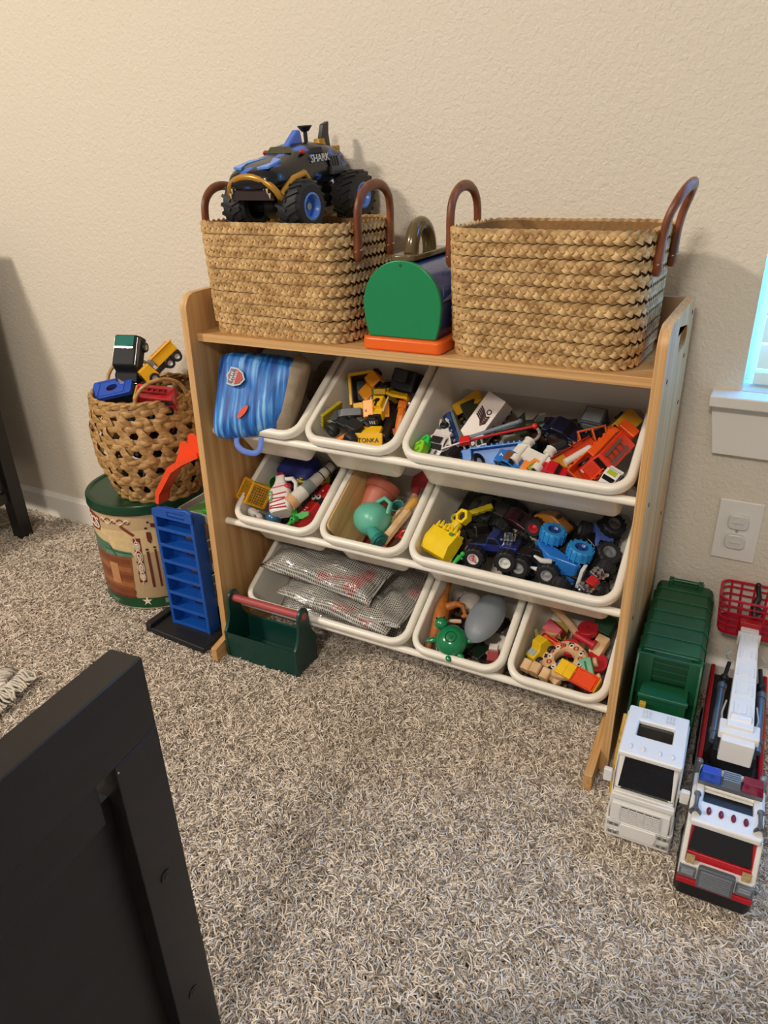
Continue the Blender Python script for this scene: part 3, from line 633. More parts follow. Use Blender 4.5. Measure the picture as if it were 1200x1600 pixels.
# ================================================================ garbage truck
def small_wheel(o, c, r, w, tyre=None, rim=None):
    s = 1 if c[0] >= 0 else -1
    q = part('wheel', [lathe([(r*.55, -w/2), (r*.9, -w/2), (r, -w*.36), (r, w*.36), (r*.9, w/2), (r*.55, w/2), (r*.5, 0), (r*.55, -w/2)], 20, c, (0, 90, 0))]+[box((c[0], c[1]+r*cos(2*pi*i/16), c[2]+r*sin(2*pi*i/16)), (w*.9, .003, .003)) for i in range(16)], tyre or RUB, o)
    part('rim', [lathe([(r*.56, 0), (r*.56, w*.48), (r*.45, w*.50), (r*.38, w*.3), (r*.12, w*.3), (r*.12, w*.42), (0, w*.42)], 14, c, (0, 90*s, 0))], rim or P('#b9b9b9', .35), q)
def garbage_truck():
    o = thing('toy_garbage_truck', 'toy garbage truck with white cab and dark green container beside the shelf', 'toy truck', T((.9345, -.452, 0), (0, 0, 2.2)))
    wh = P('#e4e2de', .3, var=.015); gr = P('#0d4f2d', .42, var=.05); gl = P('#0c0c0f', .12, coat=.3); yl = P('#b8901e', .4)
    part('chassis', [box((0, .215, .034), (.066, .40, .022)), box((0, .06, .030), (.088, .10, .02))], P('#141416', .5), o, .002)
    for y in (.070, .290, .355):
        for s in (-1, 1): small_wheel(o, (s*.040, y, .026), .026, .020)
    # cab: front face and sides as a lofted shell with window opening
    pr = [(.002, .022), (-.002, .040), (.002, .085), (.006, .106), (.022, .166), (.118, .168), (.122, .030), (.10, .022)]
    part('cab', [prism([(-.0455, .0), (.0455, 0), (.0455, .12), (-.0455, .12)], .006, 'xy', (0, 0, .060)),
                 prism(pr, .006, 'yz', (-.0445, 0, 0)), prism(pr, .006, 'yz', (.0445, 0, 0)), box((0, .003, .074), (.088, .010, .062)), box((0, .119, .097), (.09, .006, .14)),
                 box((-.038, .0155, .135), (.010, .008, .062), (-15, 0, 0)), box((.038, .0155, .135), (.010, .008, .062), (-15, 0, 0))], wh, o, .003, 2)
    part('bumper', [prism([(-.050, .0), (-.047, -.006), (.047, -.006), (.050, .0), (.050, .04), (.044, .04), (.044, .008), (-.044, .008), (-.044, .04), (-.050, .04)], .034, 'xy', (0, 0, .030)), box((0, -.007, .0335), (.050, .004, .026), (0, 0, 0), (1.25, 1))], wh, o, .0025)
    part('bonnet_panel', [box((0, -.0035, .067), (.086, .006, .036)), box((0, -.003, .099), (.092, .009, .010))], wh, o, .002)
    part('windshield', [prism([(-.039, 0), (.039, 0), (.0355, .052), (-.0355, .052)], .003, 'xz', (0, .0055, .109), (-15, 0, 0))], gl, o, .001)
    part('side_window', [prism([(.022, .108), (.085, .108), (.085, .152), (.032, .152)], .0965, 'yz')], gl, o, .001)
    rf = part('roof', [prism([(-.046, .006), (.046, .006), (.0455, .120), (-.0455, .120)], .010, 'xy', (0, 0, .1725), holes=[[(-.026, .052), (.026, .052), (.026, .087), (-.026, .087)]])], wh, o, .0035, 3)
    part('roof_panel', [box((0, .07, .1685), (.06, .045, .003))], gl, rf)
    for i in range(4): part('marker_lamp', [sph((-.027+i*.018+(.003 if i > 1 else -.003), .022, .178), (.0032, .006, .003), 10)], wh, rf)
    for sx in (-1, 1):
        part('vent', [box((sx*.018+(i-1)*.005, .098+j*.010, .1780), (.003, .007, .0012)) for i in range(3) for j in range(2)], P('#cfcfd2', .4), rf)
    gb = part('grille', [box((0, -.0065, .068), (.060, .002, .026))], P('#55565a', .4), o)
    part('grille_bars', [box((0, -.0080, .0575+i*.0035), (.060, .0016, .0016)) for i in range(7)]+[box((-.029+i*.0116, -.0080, .068), (.0015, .0016, .026)) for i in range(6)], wh, gb)
    for sx in (-1, 1):
        for z, wd in ((.043, .020), (.026, .018)):
            l = part('headlight', [box((sx*.036, -.0075, z), (wd, .003, .009))], P('#b9b7b2', .2, .3), o, .001)
            part('lens', [cyl((sx*(.036+.004*q), -.0090, z), .0026, .002, 'y', 10) for q in (-1, 1)], P('#77777a', .1, .4), l)
        mr = part('mirror', [box((sx*.056, .012, .120), (.013, .008, .024))], wh, o, .002); part('mirror_arm', [box((sx*.049, .016, .122), (.008, .004, .004)), box((sx*.049, .016, .114), (.008, .004, .004))], wh, mr)
    part('lift_arm', [tube([(-.050, .05, .045), (-.052, .085, .10), (-.050, .125, .150)], .0045, 8), cyl((-.0515, .068, .075), .011, .006, 'x', 10), cyl((-.051, .10, .120), .010, .006, 'x', 10)], yl, o)
    part('lift_post', [box((-.028, .127, .170), (.010, .008, .022)), box((.030, .128, .15), (.010, .008, .02))], yl, o, .001)
    # container
    def sect(y, k=1., top=.246): return [(x*k, y, .146+(z)*1.) for x, z in rrect(.0505, top-.146, .014, 4)]
    part('hopper', [box((0, .158, .118), (.074, .040, .140)), box((0, .1385, .186), (.078, .006, .008))], gr, o, .002)
    zt = .243
    shell = [prism([(-.0505, .052), (.0505, .052), (.0505, zt-.010), (.042, zt), (-.042, zt), (-.0505, zt-.010)], .238, 'xz', (0, .308, 0))]
    part('container', shell, gr, o, .003)
    part('container_side', [prism([(.140, .052), (.190, .052), (.190, zt-.002), (.176, zt-.002), (.160, .225), (.142, .16)], .004, 'yz', (s*.0485, 0, 0)) for s in (-1, 1)], gr, o, .001)
    hp = part('hatch', [box((.004, .184, .2160), (.056, .010, .050))], P('#08361d', .5), o)
    part('hatch_bar', [box((.004, .178, .200+i*.014), (.056, .002, .0022)) for i in range(3)], gr, hp)
    part('hatch_frame', [prism([(-.0480, .158), (.0480, .158), (.0480, .241), (-.0480, .241)], .005, 'xz', (0, .179, 0), holes=[[(-.024, .186), (.030, .186), (.030, .236), (-.024, .236)]])], gr, o, .001)
    for i in range(6):
        y = .194+i*.040; part('container_rib', [prism([(-.053, .055), (.053, .055), (.053, zt-.009), (.0435, zt+.0025), (-.0435, zt+.0025), (-.053, zt-.009)], .0035, 'xz', (0, y, 0))], gr, o, .001)
    part('tailgate', [box((0, .4285, .146), (.096, .012, .18))], gr, o, .003)
    part('tailgate_handle', [box((-.026, .420, zt+.004), (.008, .018, .010)), box((.026, .420, zt+.004), (.008, .018, .010)), cyl((0, .422, zt+.006), .004, .05, 'x', 10)], gr, o, .001)
garbage_truck()
# ================================================================ fire engine
def fire_truck():
    o = thing('toy_fire_engine', 'red and white toy fire engine with white boom and red bucket, right edge', 'toy truck', T((1.0490, -.517, 0), (0, 0, 1.6)))
    rd = P('#b31420', .3, var=.04); wh = P('#e6e2dc', .3, var=.015); bk = P('#18181b', .5); gy = P('#63686e', .35, .2); gl = P('#0c0c0f', .12, coat=.3); mar = P('#6e1236', .25, coat=.3)
    part('chassis', [box((0, .235, .034), (.070, .42, .022))], bk, o, .002)
    for y in (.078, .30, .37):
        for s in (-1, 1): small_wheel(o, (s*.041, y, .027), .027, .021)
    part('front_bumper', [prism([(-.051, .010), (-.045, 0), (.045, 0), (.051, .010), (.051, .075), (-.051, .075)], .030, 'xy', (0, 0, .029))], bk, o, .004, 2)
    pr = [(.004, .040), (.004, .078), (.030, .128), (.128, .130), (.130, .030), (.03, .030)]
    part('cab', [prism(pr, .007, 'yz', (s*.0455, 0, 0)) for s in (-1, 1)]+[box((0, .008, .058), (.094, .012, .038)), box((0, .126, .08), (.094, .008, .1)), box((0, .07, .045), (.09, .12, .008))], wh, o, .002)
    part('red_band', [box((0, .002, .046), (.098, .010, .010))], rd, o, .001)
    part('windshield_frame', [prism([(-.049, -.004), (.049, -.004), (.043, .056), (-.043, .056)], .007, 'xz', (0, .0145, .080), (-27, 0, 0), holes=[[(-.041, .008), (.041, .008), (.037, .050), (-.037, .050)]])], rd, o, .002)
    part('windshield', [prism([(-.042, .006), (.042, .006), (.038, .051), (-.038, .051)], .003, 'xz', (0, .0165, .080), (-27, 0, 0))], gl, o)
    part('side_window', [prism([(.040, .085), (.11, .085), (.11, .118), (.052, .118)], .0995, 'yz')], gl, o, .001)
    g = part('radiator_grille', [prism(rrect(.024, .0195, .004, 3), .008, 'xz', (0, -.0015, .064))], gy, o, .0015)
    part('grille_bar', [box((0, -.0062, .051+i*.0045), (.040, .0022, .0018)) for i in range(7)], P('#8a8f96', .3, .3), g)
    for s in (-1, 1):
        part('headlight', [box((s*.037, .0005, .064), (.022, .008, .018))], P('#70757b', .3, .3), o, .0012)
        part('headlight_bezel', [box((s*.037, -.0038, .064), (.016, .002, .003)), box((s*.037, -.0038, .069), (.016, .002, .002))], P('#a9adb2', .25, .4), o)
        part('badge', [box((s*.036, .0055, .0835), (.011, .003, .013), (-27, 0, 0))], P('#b59a6c', .3, .3, var=.4, scale=320), o)
        hn = part('air_horn', [X(lathe([(0, 0), (.0045, .0), (.0050, .003), (.0028, .006), (.0026, .022), (.0040, .030), (.0085, .038), (.0078, .0385), (.002, .031)], 14), (s*.0415, .070, .146), (90, 0, 0)), box((s*.0415, .062, .141), (.005, .006, .006))], gy, o)
    rf = part('roof', [prism([(-.046, .020), (.046, .020), (.043, .138), (-.043, .138)], .012, 'xy', (0, 0, .1365), holes=[[(-.033, .063), (.033, .063), (.032, .092), (-.032, .092)]])], wh, o, .004, 3)
    part('roof_well', [box((0, .078, .134), (.066, .030, .004))], P('#222226', .5), rf)
    part('roof_flap', [box((0, .087, .1385), (.064, .010, .004), (-40, 0, 0))], P('#c9c0b0', .4), rf, .0008)
    for i in range(4): part('marker_lamp', [sph((-.024+i*.016, .044, .1435), (.0036, .0075, .0034), 10)], mar, rf)
    lb = part('light_bar', [box((0, .103, .146), (.086, .020, .010))], gy, o, .0015)
    part('blue_lamp', [box((-.028, .103, .158), (.030, .022, .016), (0, 0, 0), (.86, .72))], P('#1a4fc4', .12, trans=.25, coat=.3), lb, .0012)
    part('red_lamp', [box((.028, .103, .158), (.030, .022, .016), (0, 0, 0), (.86, .72))], P('#8c1538', .12, trans=.25, coat=.3), lb, .0012)
    part('siren', [box((0, .103+(i-2)*.0042, .157), (.023, .0026, .014)) for i in range(5)]+[box((0, .103, .154), (.021, .018, .010))], P('#7d8793', .3, .4), lb, .0004)
    for s in (-1, 1): part('beacon_post', [cyl((s*.0445, .145, .128), .0055, .022, 'z', 12), sph((s*.0445, .145, .139), .0055, 12)], P('#8f949a', .3, .3), o)
    # rear deck
    part('deck', [box((0, .295, .060), (.094, .31, .05)), box((-.044, .30, .095), (.008, .30, .03)), box((.044, .30, .095), (.008, .30, .03))], rd, o, .003)
    part('deck_floor', [box((0, .295, .088), (.080, .30, .006))], bk, o, .001)
    for s in (-1, 1):
        for i in range(4): part('locker_door', [box((s*.0475, .175+i*.062, .066), (.002, .052, .030))], P('#d7d2ca', .35), o, .0006)
    tt = part('turntable', [lathe([(0, .092), (.040, .092), (.040, .104), (.034, .108), (.034, .124), (0, .124)], 28, (0, .195, 0)), box((0, .185, .140), (.060, .05, .035))], bk, o, .001)
    part('gear_tooth', [box((.0405*cos(2*pi*i/30), .195+.0405*sin(2*pi*i/30), .098), (.004, .004, .010), (0, 0, 12*i)) for i in range(30)], bk, tt)
    part('boom_head', [box((0, .150, .176), (.046, .022, .040)), box((0, .168, .194), (.056, .032, .014)), X(cyl((0, 0, 0), .012, .030, 'x', 14), (0, .186, .200))], wh, o, .002)
    bm = part('boom', [rings([[(x, y, z) for x, z in ((-hw, zc-.010), (hw, zc-.010), (hw, zc+.010), (-hw, zc+.010))] for y, hw, zc in ((.165, .0185, .196), (.30, .0165, .206), (.418, .0145, .214))])], wh, o, .0015)
    for i in range(5):
        y = .205+i*.046; zc = .196+(y-.165)*.072+.0105
        part('boom_panel', [prism(rrect(.0062, .010, .002, 2), .003, 'xy', (0, y, zc), (4, 0, 0)), box((-.012, y, zc), (.0012, .026, .002)), box((.012, y, zc), (.0012, .026, .002)), box((0, y+.020, zc), (.029, .0028, .003))], wh, bm, .0004)
    part('boom_collar', [box((0, .395, .2135), (.036, .006, .026)), cyl((0, .395, .226), .0038, .003, 'z', 10)], wh, bm, .001)
    for s in (-1, 1):
        cy_ = part('hydraulic_cylinder', [tube([(s*.031, .185, .150), (s*.030, .300, .178)], .0062, 12), tube([(s*.031, .200, .1535), (s*.031, .208, .1555)], .0078, 12), tube([(s*.030, .288, .175), (s*.030, .298, .1775)], .0078, 12)], P('#5d6672', .3, .3), o)
        part('piston_rod', [tube([(s*.030, .298, .178), (s*.024, .345, .192)], .0034, 10), sph((s*.028, .312, .183), .007, 10)], bk, cy_)
        part('hose', [tube([(s*.020, .33, .205), (s*.029, .345, .202), (s*.030, .36, .196), (s*.024, .372, .2)], .0015, 6), tube([(s*.022, .190, .175), (s*.026, .21, .19), (s*.022, .235, .196)], .0014, 6)], P('#b9b9b4', .35, .3), o)
    # bucket basket
    rdb = P('#b81a34', .3, var=.04)
    bk_ = part('bucket_block', [box((0, .424, .222), (.036, .014, .022)), box((0, .440, .205), (.03, .020, .03))], rd, o, .0015)
    bw, bd, by = .056, .036, .470
    for z, e in ((.262, 1.0), (.250, .99), (.236, .97), (.222, .95), (.208, .93), (.194, .90)):
        part('bucket_rail', [tube([(x, y, z) for x, y in rrect(bw*e, bd*e, .016, 4, 0, by)], .0026 if z == .262 else .0018, 6, True)], rdb, o)
    for x, y in rrect(bw, bd, .016, 1, 0, by)+[(bw, by), (-bw, by), (0, by+bd), (bw*.35, by-bd), (-bw*.35, by-bd), (bw*.4, by+bd), (-bw*.4, by+bd)]:
        part('bucket_post', [tube([(x, y, .262), (x*.9, by+(y-by)*.9, .192)], .0019, 6)], rdb, o)
    part('bucket_floor', [prism(rrect(bw*.9, bd*.9, .014, 4, 0, by), .004, 'xy', (0, 0, .191))], rdb, o)
    part('water_cannon', [tube([(.004, .440, .236), (.002, .452, .252), (.006, .458, .266), (.001, .462, .284)], [.0055, .0065, .0045, .0040], 10), sph((.008, .446, .244), .0075, 10), sph((.001, .463, .286), .0052, 10)], bk, o)
fire_truck()
# ================================================================ dark furniture
def espresso(name, v): return streak(name, '#120f0f', '#1d1918', v, .42, 3, .3, .7)
ES = espresso('espresso_wood', (40, 3, 40))
def bed_end():
    o = thing('bed_footboard', 'black-brown wooden bed footboard corner in the near foreground', 'bed', T((.5245, -.980, 0), (0, 0, 5)))
    # local: runs along -y, thickness in x, visible face at +x
    th, L = .036, .95
    part('top_rail', [box((0, -L/2, .560), (th, L, .080))], ES, o, .0018)
    part('post', [box((0, -.0285, .26), (th, .057, .52))], ES, o, .0012)
    part('post', [box((0, -L+.0285, .26), (th, .057, .52))], ES, o, .0012)
    part('inner_panel', [box((-.006, -L/2, .25), (.012, L-.114, .46))], ES, o)
    part('stepped_rail', [box((-.002, -L/2-.004, .492), (.020, L-.135, .056))], ES, o, .001)
    part('bottom_rail', [box((0, -L/2, .055), (th-.006, L-.114, .06))], ES, o, .0012)
    for z in (.350, .160, .05):
        c = part('bolt_cover', [cyl((th/2+.0003, -.030, z), .0072, .0016, 'x', 18)], P('#0d0b0b', .4), o, smooth=0)
        part('hex_socket', [cyl((th/2+.0012, -.030, z), .0026, .001, 'x', 6)], P('#3b3736', .4, .4), c, smooth=0)
    part('dowel_pin', [cyl((th/2+.0002, -.0545, .513), .0010, .001, 'x', 8)], P('#a8a39c', .4), o, smooth=0)
bed_end()
def nightstand():
    o = thing('dark_nightstand', 'black-brown nightstand leg and side against the wall, left edge', 'nightstand', T((-.884, -.02, 0)))
    for y in (-.125, -.42):
        for x in (-.019, -.42): part('leg', [box((x, y, .42), (.038, .040, .84))], ES, o, .0015)
    part('side_panel', [box((-.022, -.272, .50), (.016, .26, .68))], ES, o, .001)
    part('side_rail', [box((-.022, -.272, .135), (.024, .26, .03))], ES, o, .001)
    part('back_panel', [box((-.22, -.115, .50), (.37, .014, .68))], ES, o, .001)
    part('lower_shelf', [box((-.22, -.272, .125), (.37, .26, .016))], ES, o, .001)
    part('top', [box((-.22, -.272, .851), (.46, .36, .022))], ES, o, .002)
    part('drawer_front', [box((-.22, -.435, .70), (.36, .016, .24))], ES, o, .001)
nightstand()
# tasselled throw on the carpet behind the footboard
def throw():
    o = thing('tasselled_throw', 'cream and grey tasselled throw on the carpet behind the bed footboard', 'blanket', T((-.40, -.735, .010), (0, 0, 14)))
    g = []
    nx, ny = 14, 12
    for j in range(ny):
        for i in range(nx): g.append((-.12+.24*i/(nx-1), -.10+.20*j/(ny-1), .018+.010*sin(i*1.1+j*.7)+.006*cos(j*1.3)))
    f = [(j*nx+i, j*nx+i+1, (j+1)*nx+i+1, (j+1)*nx+i) for j in range(ny-1) for i in range(nx-1)]
    fb = part('fabric', [(g, f)], streak('woven_throw', '#8a8078', '#d8cfc2', (30, 260, 30), .9, 2, .4, .6), o); so = fb.modifiers.new('s', 'SOLIDIFY'); so.thickness = .010
    rng = random.Random(3); ts = []
    for i in range(34):
        x0, y0 = .12, -.10+.2*i/33; 
        ts.append(tube([(x0, y0, .020), (x0+.012, y0+rng.uniform(-.004, .004), .022+rng.uniform(-.003, .004)), (x0+.028, y0+rng.uniform(-.008, .008), .012+rng.uniform(0, .006)), (x0+.040, y0+rng.uniform(-.012, .012), .010)], [.0024, .0026, .0028, .0015], 6))
    q = part('tassel_fringe', ts, P('#cfc6b8', .9, var=.2, scale=200), o); q['kind'] = 'stuff'
throw()
# ================================================================ toy builders (front is -y, origin at bottom centre)
GL = P('#121418', .12, coat=.3); CH = P('#c9ccd0', .15, .95); WOOD = streak('beech_wood', '#c79a66', '#e2c298', (40, 40, 6), .55, 3, .3, .7)
OLDW = {'1a': .0955, '1b': .0955, '1c': .189, '2a': .098, '2b': .0955, '2c': .1875, '3a': .195, '3b': .0945, '3c': .091}
def put(k, u, v, w, rot=(0, 0, 0), s=1.06): return BINS[k][0] @ T((u*BINS[k][1]/OLDW[k], v*.96, w), rot, (s, s, s))
def wheel(o, c, r, w, tyre=BLACK, rim=None, n=16):
    s = 1 if c[0] >= 0 else -1
    q = part('wheel', [lathe([(r*.5, -w/2), (r*.88, -w/2), (r, -w*.3), (r, w*.3), (r*.88, w/2), (r*.5, w/2), (r*.45, 0), (r*.5, -w/2)], n, c, (0, 90, 0))], tyre, o)
    part('rim', [lathe([(r*.55, 0), (r*.55, w*.5), (r*.42, w*.46), (r*.15, w*.34), (0, w*.44)], 10, c, (0, 90*s, 0))], rim or P('#b4b6ba', .3, .5), q)
    return q
def car(name, label, m, L, W, H, col, cat='toy car', style='car', rim=None, tyre=None, group=None, roofcol=None, r=None, wheels=True):
    o = thing(name, label, cat, m, group); c = P(col, .25, var=.05, coat=.3) if isinstance(col, str) else col
    r = r or H*.24; a, b = L/2, H; z0 = r*.55
    if style == 'race': pr = [(-a, z0), (-a*.98, b*.38), (-a*.35, b*.50), (-a*.05, b*.86), (a*.30, b*.92), (a*.62, b*.64), (a*.96, b*.62), (a, z0)]; win = [(-a*.30, b*.52), (-a*.03, b*.80), (a*.27, b*.85), (a*.5, b*.62)]
    elif style == 'suv': pr = [(-a, z0), (-a*.98, b*.52), (-a*.55, b*.60), (-a*.36, b*.97), (a*.92, b), (a*.99, b*.55), (a, z0)]; win = [(-a*.48, b*.62), (-a*.32, b*.90), (a*.84, b*.93), (a*.88, b*.62)]
    elif style == 'van': pr = [(-a, z0), (-a, b*.55), (-a*.80, b*.95), (a*.97, b), (a, z0)]; win = [(-a*.88, b*.60), (-a*.74, b*.88), (-a*.3, b*.88), (-a*.3, b*.60)]
    else: pr = [(-a, z0), (-a*.98, b*.50), (-a*.48, b*.60), (-a*.20, b*.97), (a*.42, b), (a*.66, b*.66), (a*.97, b*.60), (a, z0)]; win = [(-a*.42, b*.62), (-a*.17, b*.90), (a*.38, b*.92), (a*.58, b*.66)]
    part('body', [prism(pr, W*.96, 'yz')], c, o, W*.07, 2)
    part('side_window', [prism(win, W*.985, 'yz')], GL, o, .0004)
    f0, f1 = win[0], win[1]; dy, dz = f1[0]-f0[0], f1[1]-f0[1]; ln = math.hypot(dy, dz)
    part('windshield', [box((0, (f0[0]+f1[0])/2-.0012*dz/ln*1.2-.05*abs(dy), (f0[1]+f1[1])/2+.0012), (W*.78, .0016, ln*.95), (-math.degrees(math.atan2(dy, dz)), 0, 0))], GL, o, .0004)
    part('headlight', [box((s*W*.33, -a*.985, b*.40), (W*.18, .0018, b*.1)) for s in (-1, 1)], P('#e8e2c8', .2), o)
    if roofcol: part('roof_panel', [box((0, a*.12, b*.985), (W*.6, L*.2, .0016))], P(roofcol, .3), o, .0004)
    if wheels:
        for sx in (-1, 1):
            for y in (-a*.62, a*.62): wheel(o, (sx*W*.46, y, r), r, W*.2, tyre or BLACK, rim)
    return o
def monster(label, m, L, W, R, col, tyre=None, rim=None, col2=None, style='pickup', horns=False, engine=False, group='monster trucks in the wide bin', body=True):
    o = thing('monster_truck', label, 'toy truck', m, group); c = P(col, .22, var=.08, coat=.3); c2 = P(col2 or '#1a1a1c', .35)
    wt = R*.95; ty = tyre or RUB; rm = rim or P('#9a9c9e', .3, .3)
    for sx in (-1, 1):
        for sy in (-1, 1):
            q = part('wheel', [lathe([(R*.5, -wt/2), (R*.82, -wt/2), (R*.95, -wt*.36), (R*.96, wt*.36), (R*.82, wt/2), (R*.5, wt/2), (R*.45, 0), (R*.5, -wt/2)], 20, (sx*W*.5, sy*L*.32, R), (0, 90, 0))]
                     + [X(box((0, 0, 0), (wt*.95, R*.12, R*.1)), (sx*W*.5, sy*L*.32+R*.95*cos(2*pi*i/14), R+R*.95*sin(2*pi*i/14)), (360/14*i-90, 0, 0)) for i in range(14)], ty, o)
            part('rim', [lathe([(R*.52, 0), (R*.52, wt*.5), (R*.42, wt*.48), (R*.30, wt*.30), (0, wt*.42)], 14, (sx*W*.5, sy*L*.32, R), (0, 90*sx, 0))], rm, q)
    part('axle', [cyl((0, s*L*.32, R), R*.22, W*.8, 'x', 10) for s in (-1, 1)]+[box((0, 0, R*1.1), (W*.3, L*.7, R*.3))], DK, o, .001)
    if body:
        zb = R*1.35; a = L/2; h = R*1.35
        if style == 'pickup': pr = [(-a, zb), (-a, zb+h*.42), (-a*.35, zb+h*.5), (-a*.12, zb+h), (a*.22, zb+h), (a*.30, zb+h*.48), (a*.98, zb+h*.46), (a, zb)]
        else: pr = [(-a*1.02, zb+h*.1), (-a*.9, zb+h*.4), (-a*.3, zb+h*.75), (a*.1, zb+h*.98), (a*.6, zb+h*.8), (a, zb+h*.4), (a*.95, zb)]
        part('body', [prism(pr, W*.62, 'yz')], c, o, .003, 2)
        if style == 'pickup':
            part('cargo_bed', [box((0, a*.64, zb+h*.47), (W*.5, a*.56, .002))], c2, o); part('window', [prism([(-a*.28, zb+h*.55), (-a*.10, zb+h*.9), (a*.16, zb+h*.9), (a*.20, zb+h*.55)], W*.64, 'yz')], GL, o, .0004)
        else: part('windshield', [prism([(-W*.22, 0), (W*.22, 0), (W*.16, h*.35), (-W*.16, h*.35)], .003, 'xz', (0, -a*.22, zb+h*.72), (-52, 0, 0))], GL, o)
        part('front_grille', [box((0, -a*1.01, zb+h*.2), (W*.46, .003, h*.26))], c2, o, .0006)
    if horns:
        for s in (-1, 1): part('horn', [tube([(s*W*.12, -a*.02, zb+h*.9), (s*W*.16, a*.2, zb+h*1.35), (s*W*.2, a*.5, zb+h*1.45)], [.0055, .0045, .002], 9)], P('#d9d6d0', .3), o, smooth=60)
        part('snow_plow', [prism([(-W*.36, 0), (W*.36, 0), (W*.30, h*.55), (-W*.30, h*.55)], .006, 'xz', (0, -a*1.1, zb-.002), (14, 0, 0))], P('#d9dcdd', .3), o, .001)
    if engine:
        part('chrome_engine', [box((0, -a*.55, zb+h*.62), (W*.26, L*.16, h*.3))]+[cyl((s*W*.15, -a*.75+i*.006, zb+h*.66), .0022, h*.5, (0, 40*s, 0), 8) for s in (-1, 1) for i in range(4)]+[cyl((s*W*.08, -a*.55, zb+h*.85), .004, .010, 'z', 10) for s in (-1, 1)], CH, o)
    return o
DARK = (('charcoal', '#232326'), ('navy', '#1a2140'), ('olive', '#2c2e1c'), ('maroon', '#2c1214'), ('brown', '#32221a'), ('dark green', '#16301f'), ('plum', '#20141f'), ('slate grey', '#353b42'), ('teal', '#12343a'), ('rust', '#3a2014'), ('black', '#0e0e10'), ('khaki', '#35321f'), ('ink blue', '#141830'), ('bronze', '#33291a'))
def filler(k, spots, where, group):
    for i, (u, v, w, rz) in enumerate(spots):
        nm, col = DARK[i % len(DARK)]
        car('toy_car', '%s toy car %s' % (nm, where), put(k, u, v, w, (0, 0, rz), 1), .074, .034, .028, col, group=group)

